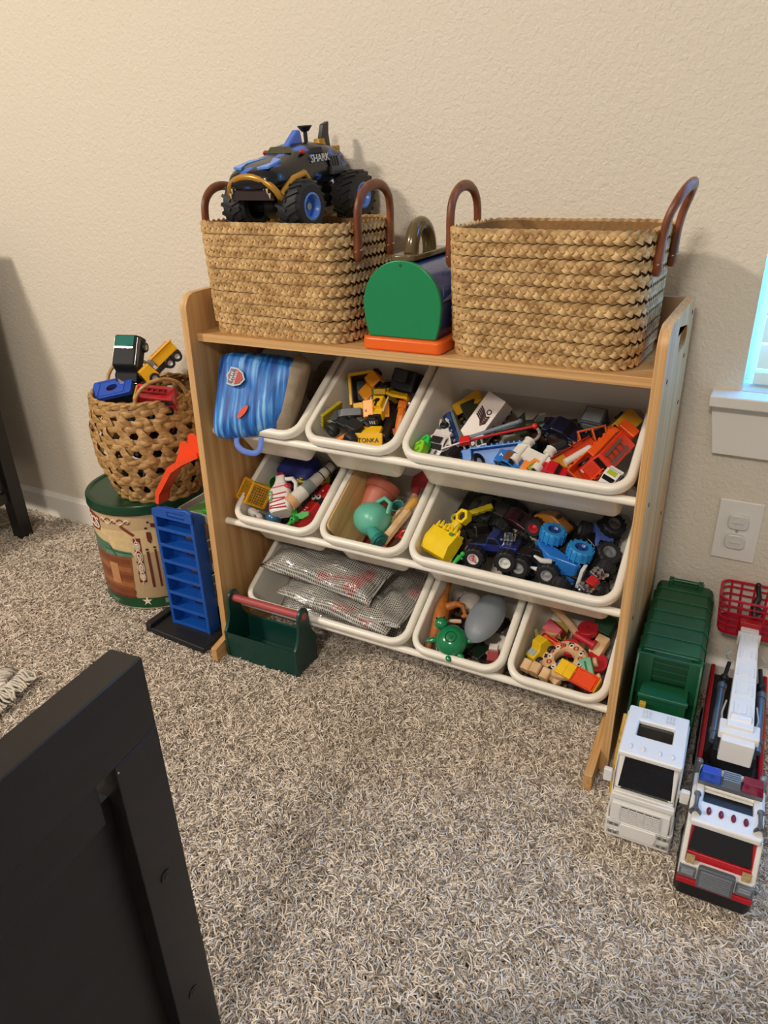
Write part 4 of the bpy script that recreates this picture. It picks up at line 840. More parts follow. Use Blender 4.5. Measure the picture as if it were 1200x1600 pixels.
# ---------------------------------------------------------------- top row, left bin: drawstring bag
def bag():
    ax = V((cos(rad(14)), sin(rad(14)), 0)); ay = V((-sin(rad(14))*sin(rad(24)), cos(rad(14))*sin(rad(24)), cos(rad(24))))
    m = Matrix((ax, ay, ax.cross(ay))).transposed().to_4x4(); m.translation = (.127, -.282, .500)
    o = thing('drawstring_bag', 'blue streaked drawstring bag hanging out of the top left bin', 'bag', m)
    blue = streak('streaked_blue_print', '#12458f', '#8fc3ea', (120, 9, 30), .55, 4, .36, .72, c3='#2878c8')
    # outline (u, v) in the bin's plane: a limp pillow
    out = [(-.092, .172), (-.084, .12), (-.088, .057), (-.093, .006), (-.066, -.002), (-.019, .005), (.020, .014), (.053, .022), (.074, .017), (.080, .040), (.084, .065), (.092, .10), (.098, .127), (.104, .150), (.075, .168), (.016, .172), (-.04, .174)]
    n = len(out)
    cx = sum(p[0] for p in out)/n; cy = sum(p[1] for p in out)/n
    def wob(x, y): return .006*sin(x*70+y*25)+.004*sin(y*95-x*40)
    L = []
    for sc_, z in ((1, 0), (.95, .008), (.8, .020), (.55, .028), (.25, .031)):
        L.append([(cx+(x-cx)*sc_, cy+(y-cy)*sc_, z+wob(x*sc_, y*sc_)*(1 if sc_ < 1 else .3)-.0*y) for x, y in out])
    Lb = [[(cx+(x-cx)*s_, cy+(y-cy)*s_, -z-.0*y) for x, y in out] for s_, z in ((.25, .012), (.6, .010), (.92, .005))]
    sack = part('sack', [rings(Lb+L)], blue, o, smooth=80); sd = sack.modifiers.new('sub', 'SUBSURF'); sd.levels = 2; sd.render_levels = 2
    bt = [[(.060+(x-.060)*s_, cy+(y-cy)*s_, z) for x, y in [(.050, .020), (.076, .016), (.085, .065), (.098, .127), (.104, .152), (.080, .168), (.072, .11), (.062, .05)]] for s_, z in ((1.0, -.010), (1.06, .0), (1.05, .008), (.95, .018), (.7, .026))]
    part('sack_bottom', [rings(bt)], P('#8a7a63', .6, var=.25, scale=40), o, smooth=80)
    def flat(name, poly, mat, z, c, rz, par=o, th=.0016): return part(name, [prism(poly, th, 'xy', (c[0], c[1], z), (0, 0, rz))], mat, par, .0004)
    sh = [(0, .020), (.008, .016), (.017, .015), (.018, .0), (.012, -.013), (0, -.020), (-.012, -.013), (-.018, 0), (-.017, .015), (-.008, .016)]
    b = flat('badge', sh, P('#b9bcc2', .35), .0325, (-.033, .119), 78)
    flat('badge_field', [(x*.80, y*.80) for x, y in sh], P('#b03a34', .4), .0335, (-.033, .119), 78, b)
    flat('badge_band', [(-.014, .003), (.014, .003), (.013, .013), (-.013, .013)], P('#5d646e', .4), .0343, (-.033, .119), 78, b, .001)
    part('badge_lettering', [txt('PAW', .0085, .0004, (-.0400, .1205, .0350), (0, 0, 78)), txt('PATROL', .0075, .0004, (-.0325, .1180, .0350), (0, 0, 78))], P('#e6e6e6', .4), b, smooth=0)
    flat('red_oval', [(.016*cos(2*pi*i/20), .0055*sin(2*pi*i/20)) for i in range(20)], P('#d94a26', .4), .0335, (-.014, .054), 52)
    part('strap_loop', [tube(spl([(-.034, .004, .010), (-.028, -.010, .016), (-.012, -.020, .018), (.010, -.022, .018), (.020, -.012, .018), (.018, .008, .012)]), .0055, 8, False, .35, (0, 0, 1))], P('#5a79c8', .6), o, smooth=60)
    d = thing('clear_zip_bag', 'crumpled brown tinted plastic bag behind the blue drawstring bag', 'bag', put('1a', .056, .070, -.050, (0, 0, 10)))
    pl = [[(x*s_, y*s_, z+.004*sin(x*130+y*60)) for x, y in rrect(.034, .050, .012, 3)] for s_, z in ((.6, -.02), (1, -.008), (1.02, .006), (.75, .018), (.3, .022))]
    part('film', [rings(pl)], P('#8a7764', .25, var=.35, scale=45, alpha=.72), d, smooth=60); part('contents', [sph((0, 0, 0), (.022, .034, .012), 10), box((.005, -.01, .004), (.03, .03, .014), (10, 20, 30))], P('#5b4130', .6), d)
bag()
# ---------------------------------------------------------------- top row, second bin: construction toys
YE = P('#e8b416', .35, var=.05); YO = P('#ee9a1c', .35, var=.05); OLV = P('#a8981e', .35, var=.08)
def construction():
    k = '1b'; g = 'construction toys in the small bin'
    o = thing('toy_grader', 'black wheeled toy grader with ridged olive yellow blade leaning at bin edge', 'toy truck', put(k, -.050, -.078, -.030, (0, -10, -108)), g)
    part('chassis', [box((0, 0, .016), (.018, .062, .010)), box((0, .014, .024), (.024, .026, .010))], P('#2a2c2e', .4), o, .002)
    for y in (-.022, .024):
        for s in (-1, 1): wheel(o, (s*.021, y, .013), .013, .014, P('#26282a', .45), P('#3a3d40', .4))
    part('blade', [box((0, -.043, .022), (.048, .004, .036), (-16, 0, 0))]+[box((0, -.0465+(i-2)*.0021, .008+i*.0072), (.048, .004, .0035), (-16, 0, 0)) for i in range(5)], OLV, o, .0006)
    part('blade_arm', [box((s*.012, -.034, .018), (.004, .018, .004)) for s in (-1, 1)], P('#c8c4b0', .4), o)
    o = thing('toy_excavator', 'orange yellow toy excavator with black window and grey arm', 'toy truck', put(k, -.052, -.014, -.030, (0, 25, -70)), g)
    part('body', [prism([(-.02, 0), (.026, 0), (.028, .014), (.006, .018), (.004, .032), (-.016, .030)], .032, 'yz')], YO, o, .002); part('window', [prism([(-.012, .016), (.002, .018), (.001, .028), (-.012, .027)], .0335, 'yz')], GL, o)
    part('arm', [prism([(-.008, -.004), (-.062, .002), (-.066, .014), (-.04, .018), (-.01, .010)], .014, 'yz', (0, -.012, .010))], P('#6f7176', .35), o, .0015); part('bucket', [prism([(-.012, 0), (.010, .002), (.012, .016), (-.010, .018), (-.014, .010)], .026, 'yz', (0, -.076, .012))], P('#4a4c50', .4), o, .001)
    part('track', [prism(rrect(.026, .007, .006, 3, 0, 0), .008, 'yz', (s*.016, .003, -.004)) for s in (-1, 1)], BLACK, o, .001)
    o = thing('toy_dump_truck', 'toy dump truck with yellow frame and black bed, deep in the bin', 'toy truck', put(k, -.060, .042, -.036, (30, 0, 20), 1.2), g)
    part('bed', [rings([[(x, y, z) for x, y in rrect(a, b, .003, 2)] for a, b, z in ((.014, .018, .004), (.018, .024, .020), (.016, .022, .020), (.012, .016, .007))])], P('#1e1e20', .4), o, .0006)
    part('frame', [box((0, .025, .012), (.042, .005, .022)), box((-.020, 0, .017), (.005, .05, .008)), box((.020, 0, .017), (.005, .05, .008)), box((0, -.032, .014), (.03, .016, .024))], YE, o, .0012)
    for s in (-1, 1):
        for y in (-.024, .018): wheel(o, (s*.020, y, -.002), .010, .009)
    o = thing('toy_tractor', 'small orange toy tractor with black wheels, middle of the bin', 'toy truck', put(k, -.022, .052, -.044, (20, 10, -35), 1.15), g)
    part('body', [prism([(-.026, .006), (-.024, .022), (-.002, .024), (.002, .038), (.022, .038), (.024, .006)], .026, 'yz')], YO, o, .002); part('window', [prism([(.005, .026), (.019, .026), (.019, .035), (.006, .035)], .0272, 'yz')], GL, o)
    for s in (-1, 1): wheel(o, (s*.018, .016, .013), .013, .010); wheel(o, (s*.018, -.016, .009), .009, .008)
    o = thing('toy_crane_plate', 'tall dark yellow toy crane arm standing at the back of the bin', 'toy truck', put(k, .004, .070, -.050, (48, 0, 6), 1.1), g)
    part('boom', [prism([(-.012, 0), (.012, 0), (.010, .062), (-.010, .066)], .010, 'xz')], P('#c9a012', .4), o, .0015); part('rail', [box((s*.014, 0, .03), (.003, .013, .058)) for s in (-1, 1)], P('#8a7a14', .4), o, .0006); part('hook_block', [box((0, -.007, .012), (.012, .008, .012))], BLACK, o, .001)
    o = thing('toy_claw_loader', 'black toy loader with two curved yellow claws at the back of the bin', 'toy truck', put(k, .048, .066, -.040, (35, 0, -8), 1.15), g)
    part('body', [box((0, .01, .016), (.044, .036, .030)), box((0, .016, .036), (.026, .022, .014))], P('#1b1b1e', .45), o, .003)
    part('shield', [prism([(-.024, 0), (.020, .004), (.026, .016), (.0, .022), (-.026, .014)], .005, 'xz', (0, -.012, .030), (20, 0, 0))], YE, o, .001)
    for s in (-1, 1): part('claw', [tube([(s*.014, -.014, .034), (s*.018, -.022, .022), (s*.016, -.026, .008), (s*.010, -.024, -.004)], [.005, .0055, .0045, .0012], 8)], YE, o, smooth=60)
    for s in (-1, 1): wheel(o, (s*.026, .012, .008), .011, .008)
    o = thing('toy_motorbike', 'small orange toy with two chrome balls against the bin side', 'toy', put(k, .066, -.004, -.052, (0, 0, 10)), g)
    part('frame', [tube([(-.004, -.034, .010), (0, -.012, .020), (-.003, .010, .018), (.002, .030, .024)], [.006, .008, .007, .004], 8), box((-.003, .014, .022), (.014, .016, .010), (0, 20, 0)), box((-.004, -.036, .010), (.014, .012, .008), (20, 0, 20))], P('#d9772a', .35, var=.15), o)
    for y in (-.022, .024): part('chrome_ball', [sph((.008, y, .016), .0085, 14)], CH, o, smooth=90)
    o = thing('toy_bulldozer', 'bright yellow toy bulldozer with lettered blade on top of the pile', 'toy truck', put(k, .022, -.050, -.042, (-8, 0, 10)), g)
    part('body', [box((0, .024, .028), (.028, .040, .018)), box((0, .030, .040), (.022, .030, .010), (0, 0, 0), (.9, .9)), box((0, -.024, .018), (.036, .018, .014))], YE, o, .002); part('engine', [box((0, -.004, .026), (.022, .018, .018)), box((0, -.008, .036), (.014, .008, .006))], BLACK, o, .001)
    part('engine_slot', [box((q*.004, -.013, .030), (.002, .002, .006)) for q in (-1, 0, 1)], P('#c8c8c8', .3), o); part('roof_mark', [cyl((0, .030, .0452), .005, .001, 'z', 14), box((0, .021, .0452), (.004, .012, .001))], BLACK, o, smooth=0)
    part('track', [prism(rrect(.042, .009, .008, 3), .010, 'yz', (s*.021, .006, .010)) for s in (-1, 1)], BLACK, o, .001); part('guard_rail', [tube([(s*.016, .044, .040), (s*.017, .006, .040)], .0014, 6) for s in (-1, 1)], P('#d8d8d0', .3), o)
    bl = part('blade', [box((0, -.046, .018), (.050, .005, .026), (-42, 0, 0))], YE, o, .001); part('blade_arm', [box((s*.012, -.036, .018), (.007, .016, .008)) for s in (-1, 1)], YE, o, .001)
    part('lettering', [txt('TONKA', .011, .0004, (0, -.0482, .0200), (48, 0, 0))], BLACK, bl, smooth=0)
    o = thing('toy_broom', 'orange stick with grey grille part beside the bulldozer blade', 'toy', put(k, -.018, -.082, -.032, (0, 12, -42)), g)
    part('stick', [box((0, 0, .012), (.007, .056, .006))], P('#ef8a2a', .35), o, .0012); part('grille', [box((0, .032, .012), (.022, .018, .008))]+[box((-.008+i*.004, .032, .0165), (.0014, .018, .002)) for i in range(5)], P('#9a9da2', .3, .4), o)
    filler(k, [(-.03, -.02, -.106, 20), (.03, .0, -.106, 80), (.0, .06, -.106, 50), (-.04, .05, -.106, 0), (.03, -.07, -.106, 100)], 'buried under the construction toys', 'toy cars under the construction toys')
construction()
# ---------------------------------------------------------------- top row, wide bin: mixed vehicles
def mixed():
    k = '1c'; g = 'toy vehicles in the wide top bin'
    car('toy_school_bus', 'yellow toy school bus at the back left corner of the wide bin', put(k, -.135, .066, -.086, (18, 0, -55)), .062, .030, .034, '#d9a21c', 'toy bus', 'van', group=g)
    o = thing('toy_box_trailer', 'white toy box trailer with dark swirl print standing on end', 'toy truck', put(k, -.082, .020, -.062, (24, 8, -24)), g)
    part('box', [box((0, 0, .020), (.038, .092, .040))], P('#d9cdc4', .35), o, .0015)
    part('swirl_print', [tube([(-.012, .018-.0018*i*2, .0404), (-.004+.001*i, .014-.004*i, .0404), (.006, .006-.004*i, .0404), (.012, .010-.003*i, .0404)], .0014, 5) for i in range(5)]+[torus(.007, .0012, 14, 5, (.0195, -.018, .018), (0, 90, 0)), torus(.0045, .001, 14, 5, (.0195, -.002, .020), (0, 90, 0)), torus(.004, .001, 14, 5, (.006, .016, .0404))], P('#4a3230', .4), o)
    for s in (-1, 1): wheel(o, (s*.015, .036, -.004), .007, .007); wheel(o, (s*.015, .022, -.004), .007, .007)
    part('cab', [box((0, -.058, .014), (.032, .022, .028), (0, 0, 0), (1, .7))], P('#6a5a52', .4), o, .002)
    part('pink_button', [cyl((-.008, -.0465, .030), .005, .003, 'y', 12)], P('#d0246a', .3), o)
    car('toy_van', 'dark olive toy van beneath the school bus', put(k, -.118, .040, -.086, (10, 0, 40)), .058, .030, .034, '#2f3324', 'toy van', 'van', group=g)
    o = thing('toy_track_rail', 'dark blue toy rail with small white marks leaning on the bin side', 'toy', put(k, -.128, -.022, -.048, (0, -28, 34)), g)
    part('rail', [box((0, 0, .006), (.016, .084, .010))], P('#1f3f78', .35), o, .001); part('edge', [box((.011, 0, .005), (.006, .084, .008))], P('#5f6a6a', .4), o, .001); part('mark', [box((0, -.024+i*.012, .0114), (.005, .004, .001), (0, 0, 20)) for i in range(5)], P('#c4ccd6', .4), o)
    o = thing('toy_robot_arm', 'white toy robot arm with black joint near the left side', 'toy', put(k, -.130, -.050, -.034, (0, 0, 28)), g)
    part('arm', [prism(rrect(.0065, .030, .006, 4), .010, 'xy', (0, -.004, .006))], P('#dcd6cf', .35), o, .0015); part('joint', [cyl((0, .022, .012), .0075, .004, 'z', 16), torus(.0045, .0012, 14, 6, (0, .022, .0145))], BLACK, o)
    part('claw', [box((s*.006, .034, .006), (.004, .014, .006), (0, 0, 14*s)) for s in (-1, 1)], P('#c9c4bf', .3), o, .0008)
    c = car('toy_race_car', 'white toy race car with grey windshield pointing at the front rim', put(k, -.140, -.088, -.036, (0, 0, -4)), .066, .032, .020, '#e2dad8', 'toy car', 'race', group=g, roofcol='#26262a')
    part('hood_vent', [box((q*.005, -.016, .0112), (.003, .008, .001)) for q in (-1, 1)], P('#4a4c52', .3), c)
    for i, (u, v, w, col, lb) in enumerate(((-.160, -.074, -.034, '#2fc24a', 'bright green toy block behind the white race car'), (-.160, -.112, -.026, '#8acb2c', 'lime green toy block in the front left corner'))):
        o = thing('toy_block', lb, 'toy', put(k, u, v, w, (0, -25, 10)), g); part('block', [prism([(-.010, -.014), (.006, -.016), (.011, -.006), (.011, .008), (.004, .015), (-.010, .012)], .016, 'xy', (0, 0, .010))], P(col, .3), o, .002); part('stud', [box((.0, q*.006, .0195), (.008, .005, .003)) for q in (-1, 1)], P(col, .3), o, .0008)
    o = thing('toy_ladder_crane', 'white and grey toy ladder crane lying beside the blue truck bed', 'toy', put(k, -.092, -.068, -.032, (0, 18, -56)), g)
    part('side_rail', [box((s*.008, 0, .010), (.003, .072, .010)) for s in (-1, 1)], P('#dcd8d2', .35), o, .0008); part('rung', [box((0, -.030+i*.010, .008), (.015, .003, .003)) for i in range(7)], P('#b9b6b2', .35), o); part('base_block', [box((0, -.024, .004), (.022, .026, .012))], P('#8d8b8a', .35, .3), o, .001)
    o = thing('toy_red_pole', 'red toy pole with thick end crossing over the blue truck bed', 'toy', put(k, -.042, -.040, -.016, (0, 0, -64)), g)
    part('pole', [tube([(0, -.058, .004), (.001, 0, .006), (.003, .062, .008)], .0022, 8)], P('#b82024', .3), o); part('grip', [box((0, -.052, .005), (.014, .018, .010)), sph((.003, .062, .008), .005, 10)], P('#d02a28', .3), o, .0015)
    o = thing('toy_grey_pole', 'grey toy antenna rod above the red pole', 'toy', put(k, -.052, -.028, -.020, (0, 0, -58)), g); part('rod', [tube([(0, -.045, .003), (0, .045, .006)], .0035, 8)], P('#7c8894', .35), o); part('tip', [sph((0, .046, .006), .005, 10)], P('#56616c', .3), o)
    o = thing('toy_truck_bed', 'bright blue ribbed toy truck bed lying on its side', 'toy truck', put(k, -.034, -.066, -.042, (0, 28, -70)), g); bl = P('#2277cc', .3, var=.04)
    part('floor_plate', [box((0, 0, .004), (.030, .086, .004))], bl, o, .001); part('side_wall', [box((s*.015, 0, .012), (.003, .086, .016)) for s in (-1, 1)], bl, o, .0008); part('rib', [box((-.0175, -.036+i*.009, .012), (.003, .003, .014)) for i in range(9)]+[box((.0175, -.036+i*.009, .012), (.003, .003, .014)) for i in range(9)], bl, o, .0005); part('cab', [box((0, -.050, .012), (.030, .016, .022))], bl, o, .002)
    for s in (-1, 1):
        for y in (-.030, .012, .030): wheel(o, (s*.014, y, -.003), .007, .006)
    c = car('toy_formula_car', 'blue and orange toy car lying along the front rim', put(k, -.006, -.112, -.030, (0, 0, 78)), .052, .026, .020, '#2b74c4', 'toy car', 'race', group=g, roofcol='#7a4a2c')
    part('orange_spoiler', [prism([(-.016, -.012), (.014, -.012), (.016, .0), (.006, .004), (.008, .012), (-.012, .012), (-.010, .004)], .006, 'xy', (0, -.034, .010))], P('#f08a3a', .35), c, .001); part('number', [txt('2', .014, .0003, (0, .014, .0150), (0, 0, 180))], P('#eeeeee', .4), c, smooth=0)
    o = thing('toy_chassis', 'upturned white toy car chassis with four white wheels', 'toy car', put(k, .026, -.070, -.030, (0, 0, 74)), g); wt = P('#dedad0', .35)
    part('plate', [prism([(-.010, -.030), (.010, -.030), (.013, .022), (.018, .034), (-.018, .034), (-.013, .022)], .007, 'xy', (0, 0, .008))], wt, o, .001); part('underbody', [box((0, 0, .003), (.024, .05, .006))], P('#4f584c', .4), o)
    for y in (-.020, .020):
        part('axle', [cyl((0, y, .012), .003, .034, 'x', 8)], wt, o)
        for s in (-1, 1): part('wheel', [cyl((s*.018, y, .012), .0085, .011, 'x', 16), torus(.0085, .0012, 16, 6, (s*.0235, y, .012), (0, 90, 0))], wt, o, .001)
    car('toy_sports_car', 'shiny red toy car at the middle of the front rim', put(k, .066, -.113, -.030, (0, 0, 82)), .044, .024, .020, '#c01828', 'toy car', 'car', group=g)
    car('toy_beach_buggy', 'tiny yellow and green toy buggy beside the red car', put(k, .035, -.114, -.028, (0, 0, 60)), .026, .018, .016, '#8a8a22', 'toy car', 'car', group=g)
    o = thing('toy_tanker', 'orange red toy fire engine with white water cylinder on top', 'toy truck', put(k, .086, -.050, -.044, (0, 12, -40)), g)
    part('body', [box((0, 0, .012), (.030, .078, .020))], P('#c23a1c', .3), o, .002); part('gold_deck', [box((0, -.026, .0228), (.024, .024, .002))], P('#c98a2a', .3, .3), o); part('water_cylinder', [cyl((.004, .0, .0285), .0058, .044, 'y', 14), sph((.004, .022, .0285), .0058, 10)], P('#dcd4c8', .35), o); part('side_rail', [tube([(s*.015, -.036, .026), (s*.015, .036, .026)], .0014, 6) for s in (-1, 1)], P('#8f1c16', .3), o)
    for s in (-1, 1):
        for y in (-.026, .024): wheel(o, (s*.015, y, .002), .008, .007)
    o = thing('toy_crew_cab', 'orange toy truck cab with open window frames behind the fire engine', 'toy truck', put(k, .108, .004, -.058, (0, 8, -62)), g); oc = P('#cf5a22', .35)
    part('floor', [box((0, 0, .006), (.030, .072, .008))], oc, o, .001); part('frame', [box((s*.0145, y, .020), (.003, .003, .022)) for s in (-1, 1) for y in (-.026, -.004, .016)]+[box((s*.0145, -.005, .031), (.003, .046, .003)) for s in (-1, 1)]+[box((0, y, .031), (.030, .003, .003)) for y in (-.026, -.004, .016)], oc, o, .0006); part('hood', [box((0, .030, .018), (.030, .022, .020))], oc, o, .002)
    part('window', [box((0, -.016, .026), (.026, .018, .002)), box((0, .006, .026), (.026, .016, .002))], GL, o)
    for s in (-1, 1):
        for y in (-.026, .026): wheel(o, (s*.016, y, .0), .008, .007)
    o = thing('toy_tipper', 'bright orange ribbed toy tipper trailer at the front of the bin', 'toy truck', put(k, .118, -.076, -.050, (0, 20, -26)), g); oo = P('#e8581a', .32)
    part('hull', [rings([[(x, y, z) for x, y in rrect(a, b, .003, 2)] for a, b, z in ((.013, .046, .004), (.019, .054, .032), (.017, .052, .032), (.011, .044, .008))])], oo, o, .0006); part('rib', [box((s*.0175, -.044+i*.011, .018), (.003, .004, .026), (0, 12*s, 0)) for s in (-1, 1) for i in range(9)], oo, o, .0006); part('tailgate', [box((0, -.055, .018), (.034, .003, .026))], P('#8a3a2c', .2, alpha=.75), o)
    part('cab', [box((0, .068, .018), (.030, .020, .030), (0, 0, 0), (1, .8))], oo, o, .002); part('top_cover', [box((0, .02, .034), (.036, .06, .004))], oo, o, .001)
    for s in (-1, 1):
        for y in (-.034, -.016, .05): wheel(o, (s*.016, y, .0), .0085, .007)
    c = car('toy_offroad_car', 'red toy off-road car with black windows along the right side of the bin', put(k, .146, -.036, -.044, (0, 42, -22)), .088, .034, .040, '#d43a22', 'toy car', 'suv', group=g); part('roof_rack', [box((-.008, .008, .0415), (.004, .04, .003)), box((.008, .008, .0415), (.004, .04, .003))]+[box((0, -.008+i*.010, .0415), (.016, .002, .002)) for i in range(4)], P('#6a5048', .4), c)
    car('toy_police_car', 'white and lime toy car in the front right corner', put(k, .148, -.106, -.036, (0, 10, -20)), .040, .024, .022, '#dedede', 'toy car', 'car', group=g, roofcol='#a8b82c')
    car('toy_jeep', 'mustard yellow toy jeep at the back right corner', put(k, .142, .044, -.060, (0, 35, -24)), .062, .032, .036, '#c9962a', 'toy car', 'suv', group=g)
    o = thing('toy_cargo_truck', 'dark grey toy truck standing at the back of the wide bin', 'toy truck', put(k, .092, .054, -.084, (0, 0, -6)), g); part('cargo_box', [box((0, 0, .026), (.036, .036, .040))], P('#4a5358', .4), o, .002); part('panel', [box((0, -.0185, .034), (.028, .002, .014)), box((0, 0, .0465), (.030, .028, .002))], P('#8d979a', .3, .3), o, .0005); part('cab', [box((0, -.026, .014), (.032, .016, .022))], P('#23282b', .4), o, .002)
    for s in (-1, 1):
        for y in (-.022, .012): wheel(o, (s*.017, y, .006), .009, .008)
    o = thing('toy_brown_tank', 'brown toy tank with round wheels at the back of the wide bin', 'toy tank', put(k, .016, .040, -.092, (0, 0, 70)), g); br = P('#4a3020', .5, var=.1); part('hull', [prism([(-.034, .008), (-.026, .026), (.030, .026), (.036, .008)], .030, 'yz')], br, o, .002); part('turret', [cyl((0, 0, .032), .012, .014, 'z', 14, .009), tube([(0, -.010, .033), (0, -.040, .036)], .0025, 8)], br, o)
    for s in (-1, 1):
        for i in range(5): part('road_wheel', [cyl((s*.017, -.026+i*.013, .010), .0085, .007, 'x', 14)], P('#6a452c', .5), o, .0008)
    o = thing('toy_jet', 'dark green toy jet with grey tail behind the blue truck bed', 'toy plane', put(k, -.022, .014, -.062, (0, 0, -66)), g); dg = P('#26301f', .4, var=.1); part('fuselage', [lathe([(0, -.045), (.006, -.038), (.010, -.01), (.010, .02), (.006, .040), (0, .044)], 14, (0, 0, .014), (90, 0, 0))], dg, o); part('wing', [prism([(-.034, .012), (-.006, -.016), (.006, -.016), (.034, .012), (.006, .010), (-.006, .010)], .003, 'xy', (0, 0, .012))], dg, o, .0006); part('tail', [prism([(.022, .018), (.040, .018), (.044, .036), (.034, .036)], .003, 'yz'), prism([(-.018, .040), (0, .026), (.018, .040)], .002, 'xy', (0, 0, .016))], P('#6d7370', .4), o, .0006)
    o = thing('toy_claw_hook', 'grey curved toy hook resting on the dark vehicles', 'toy', put(k, .004, -.012, -.038, (0, 0, 20)), g); part('hook', [tube([(.012*cos(a)*1.3, .016*sin(a), .006) for a in [pi*(-.5+i/9) for i in range(10)]], [.0028]*8+[.002, .001], 8)], P('#b5b8b8', .3, .4), o); part('shank', [tube([(-.016, -.018, .006), (0, -.016, .006)], .003, 8)], P('#7a7d7d', .3, .4), o)
    car('toy_black_car', 'black toy car along the front rim beside the white race car', put(k, -.100, -.112, -.034, (0, 0, 76)), .050, .026, .020, '#18181c', 'toy car', 'race', group=g)
    o = thing('toy_saucer', 'black and white toy wheel piece by the front rim', 'toy', put(k, -.060, -.106, -.030, (0, 60, 10)), g); part('tyre', [torus(.011, .005, 18, 8)], BLACK, o); part('disc', [cyl((0, 0, 0), .009, .005, 'z', 16)], P('#cfd2d2', .3), o, .0008)
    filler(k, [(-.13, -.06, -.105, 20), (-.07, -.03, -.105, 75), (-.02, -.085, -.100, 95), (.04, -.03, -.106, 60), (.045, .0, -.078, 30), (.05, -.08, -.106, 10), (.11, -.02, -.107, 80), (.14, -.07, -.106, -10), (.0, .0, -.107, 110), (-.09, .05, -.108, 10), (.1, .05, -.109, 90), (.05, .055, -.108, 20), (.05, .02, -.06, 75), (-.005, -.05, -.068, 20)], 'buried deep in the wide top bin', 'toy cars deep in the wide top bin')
mixed()
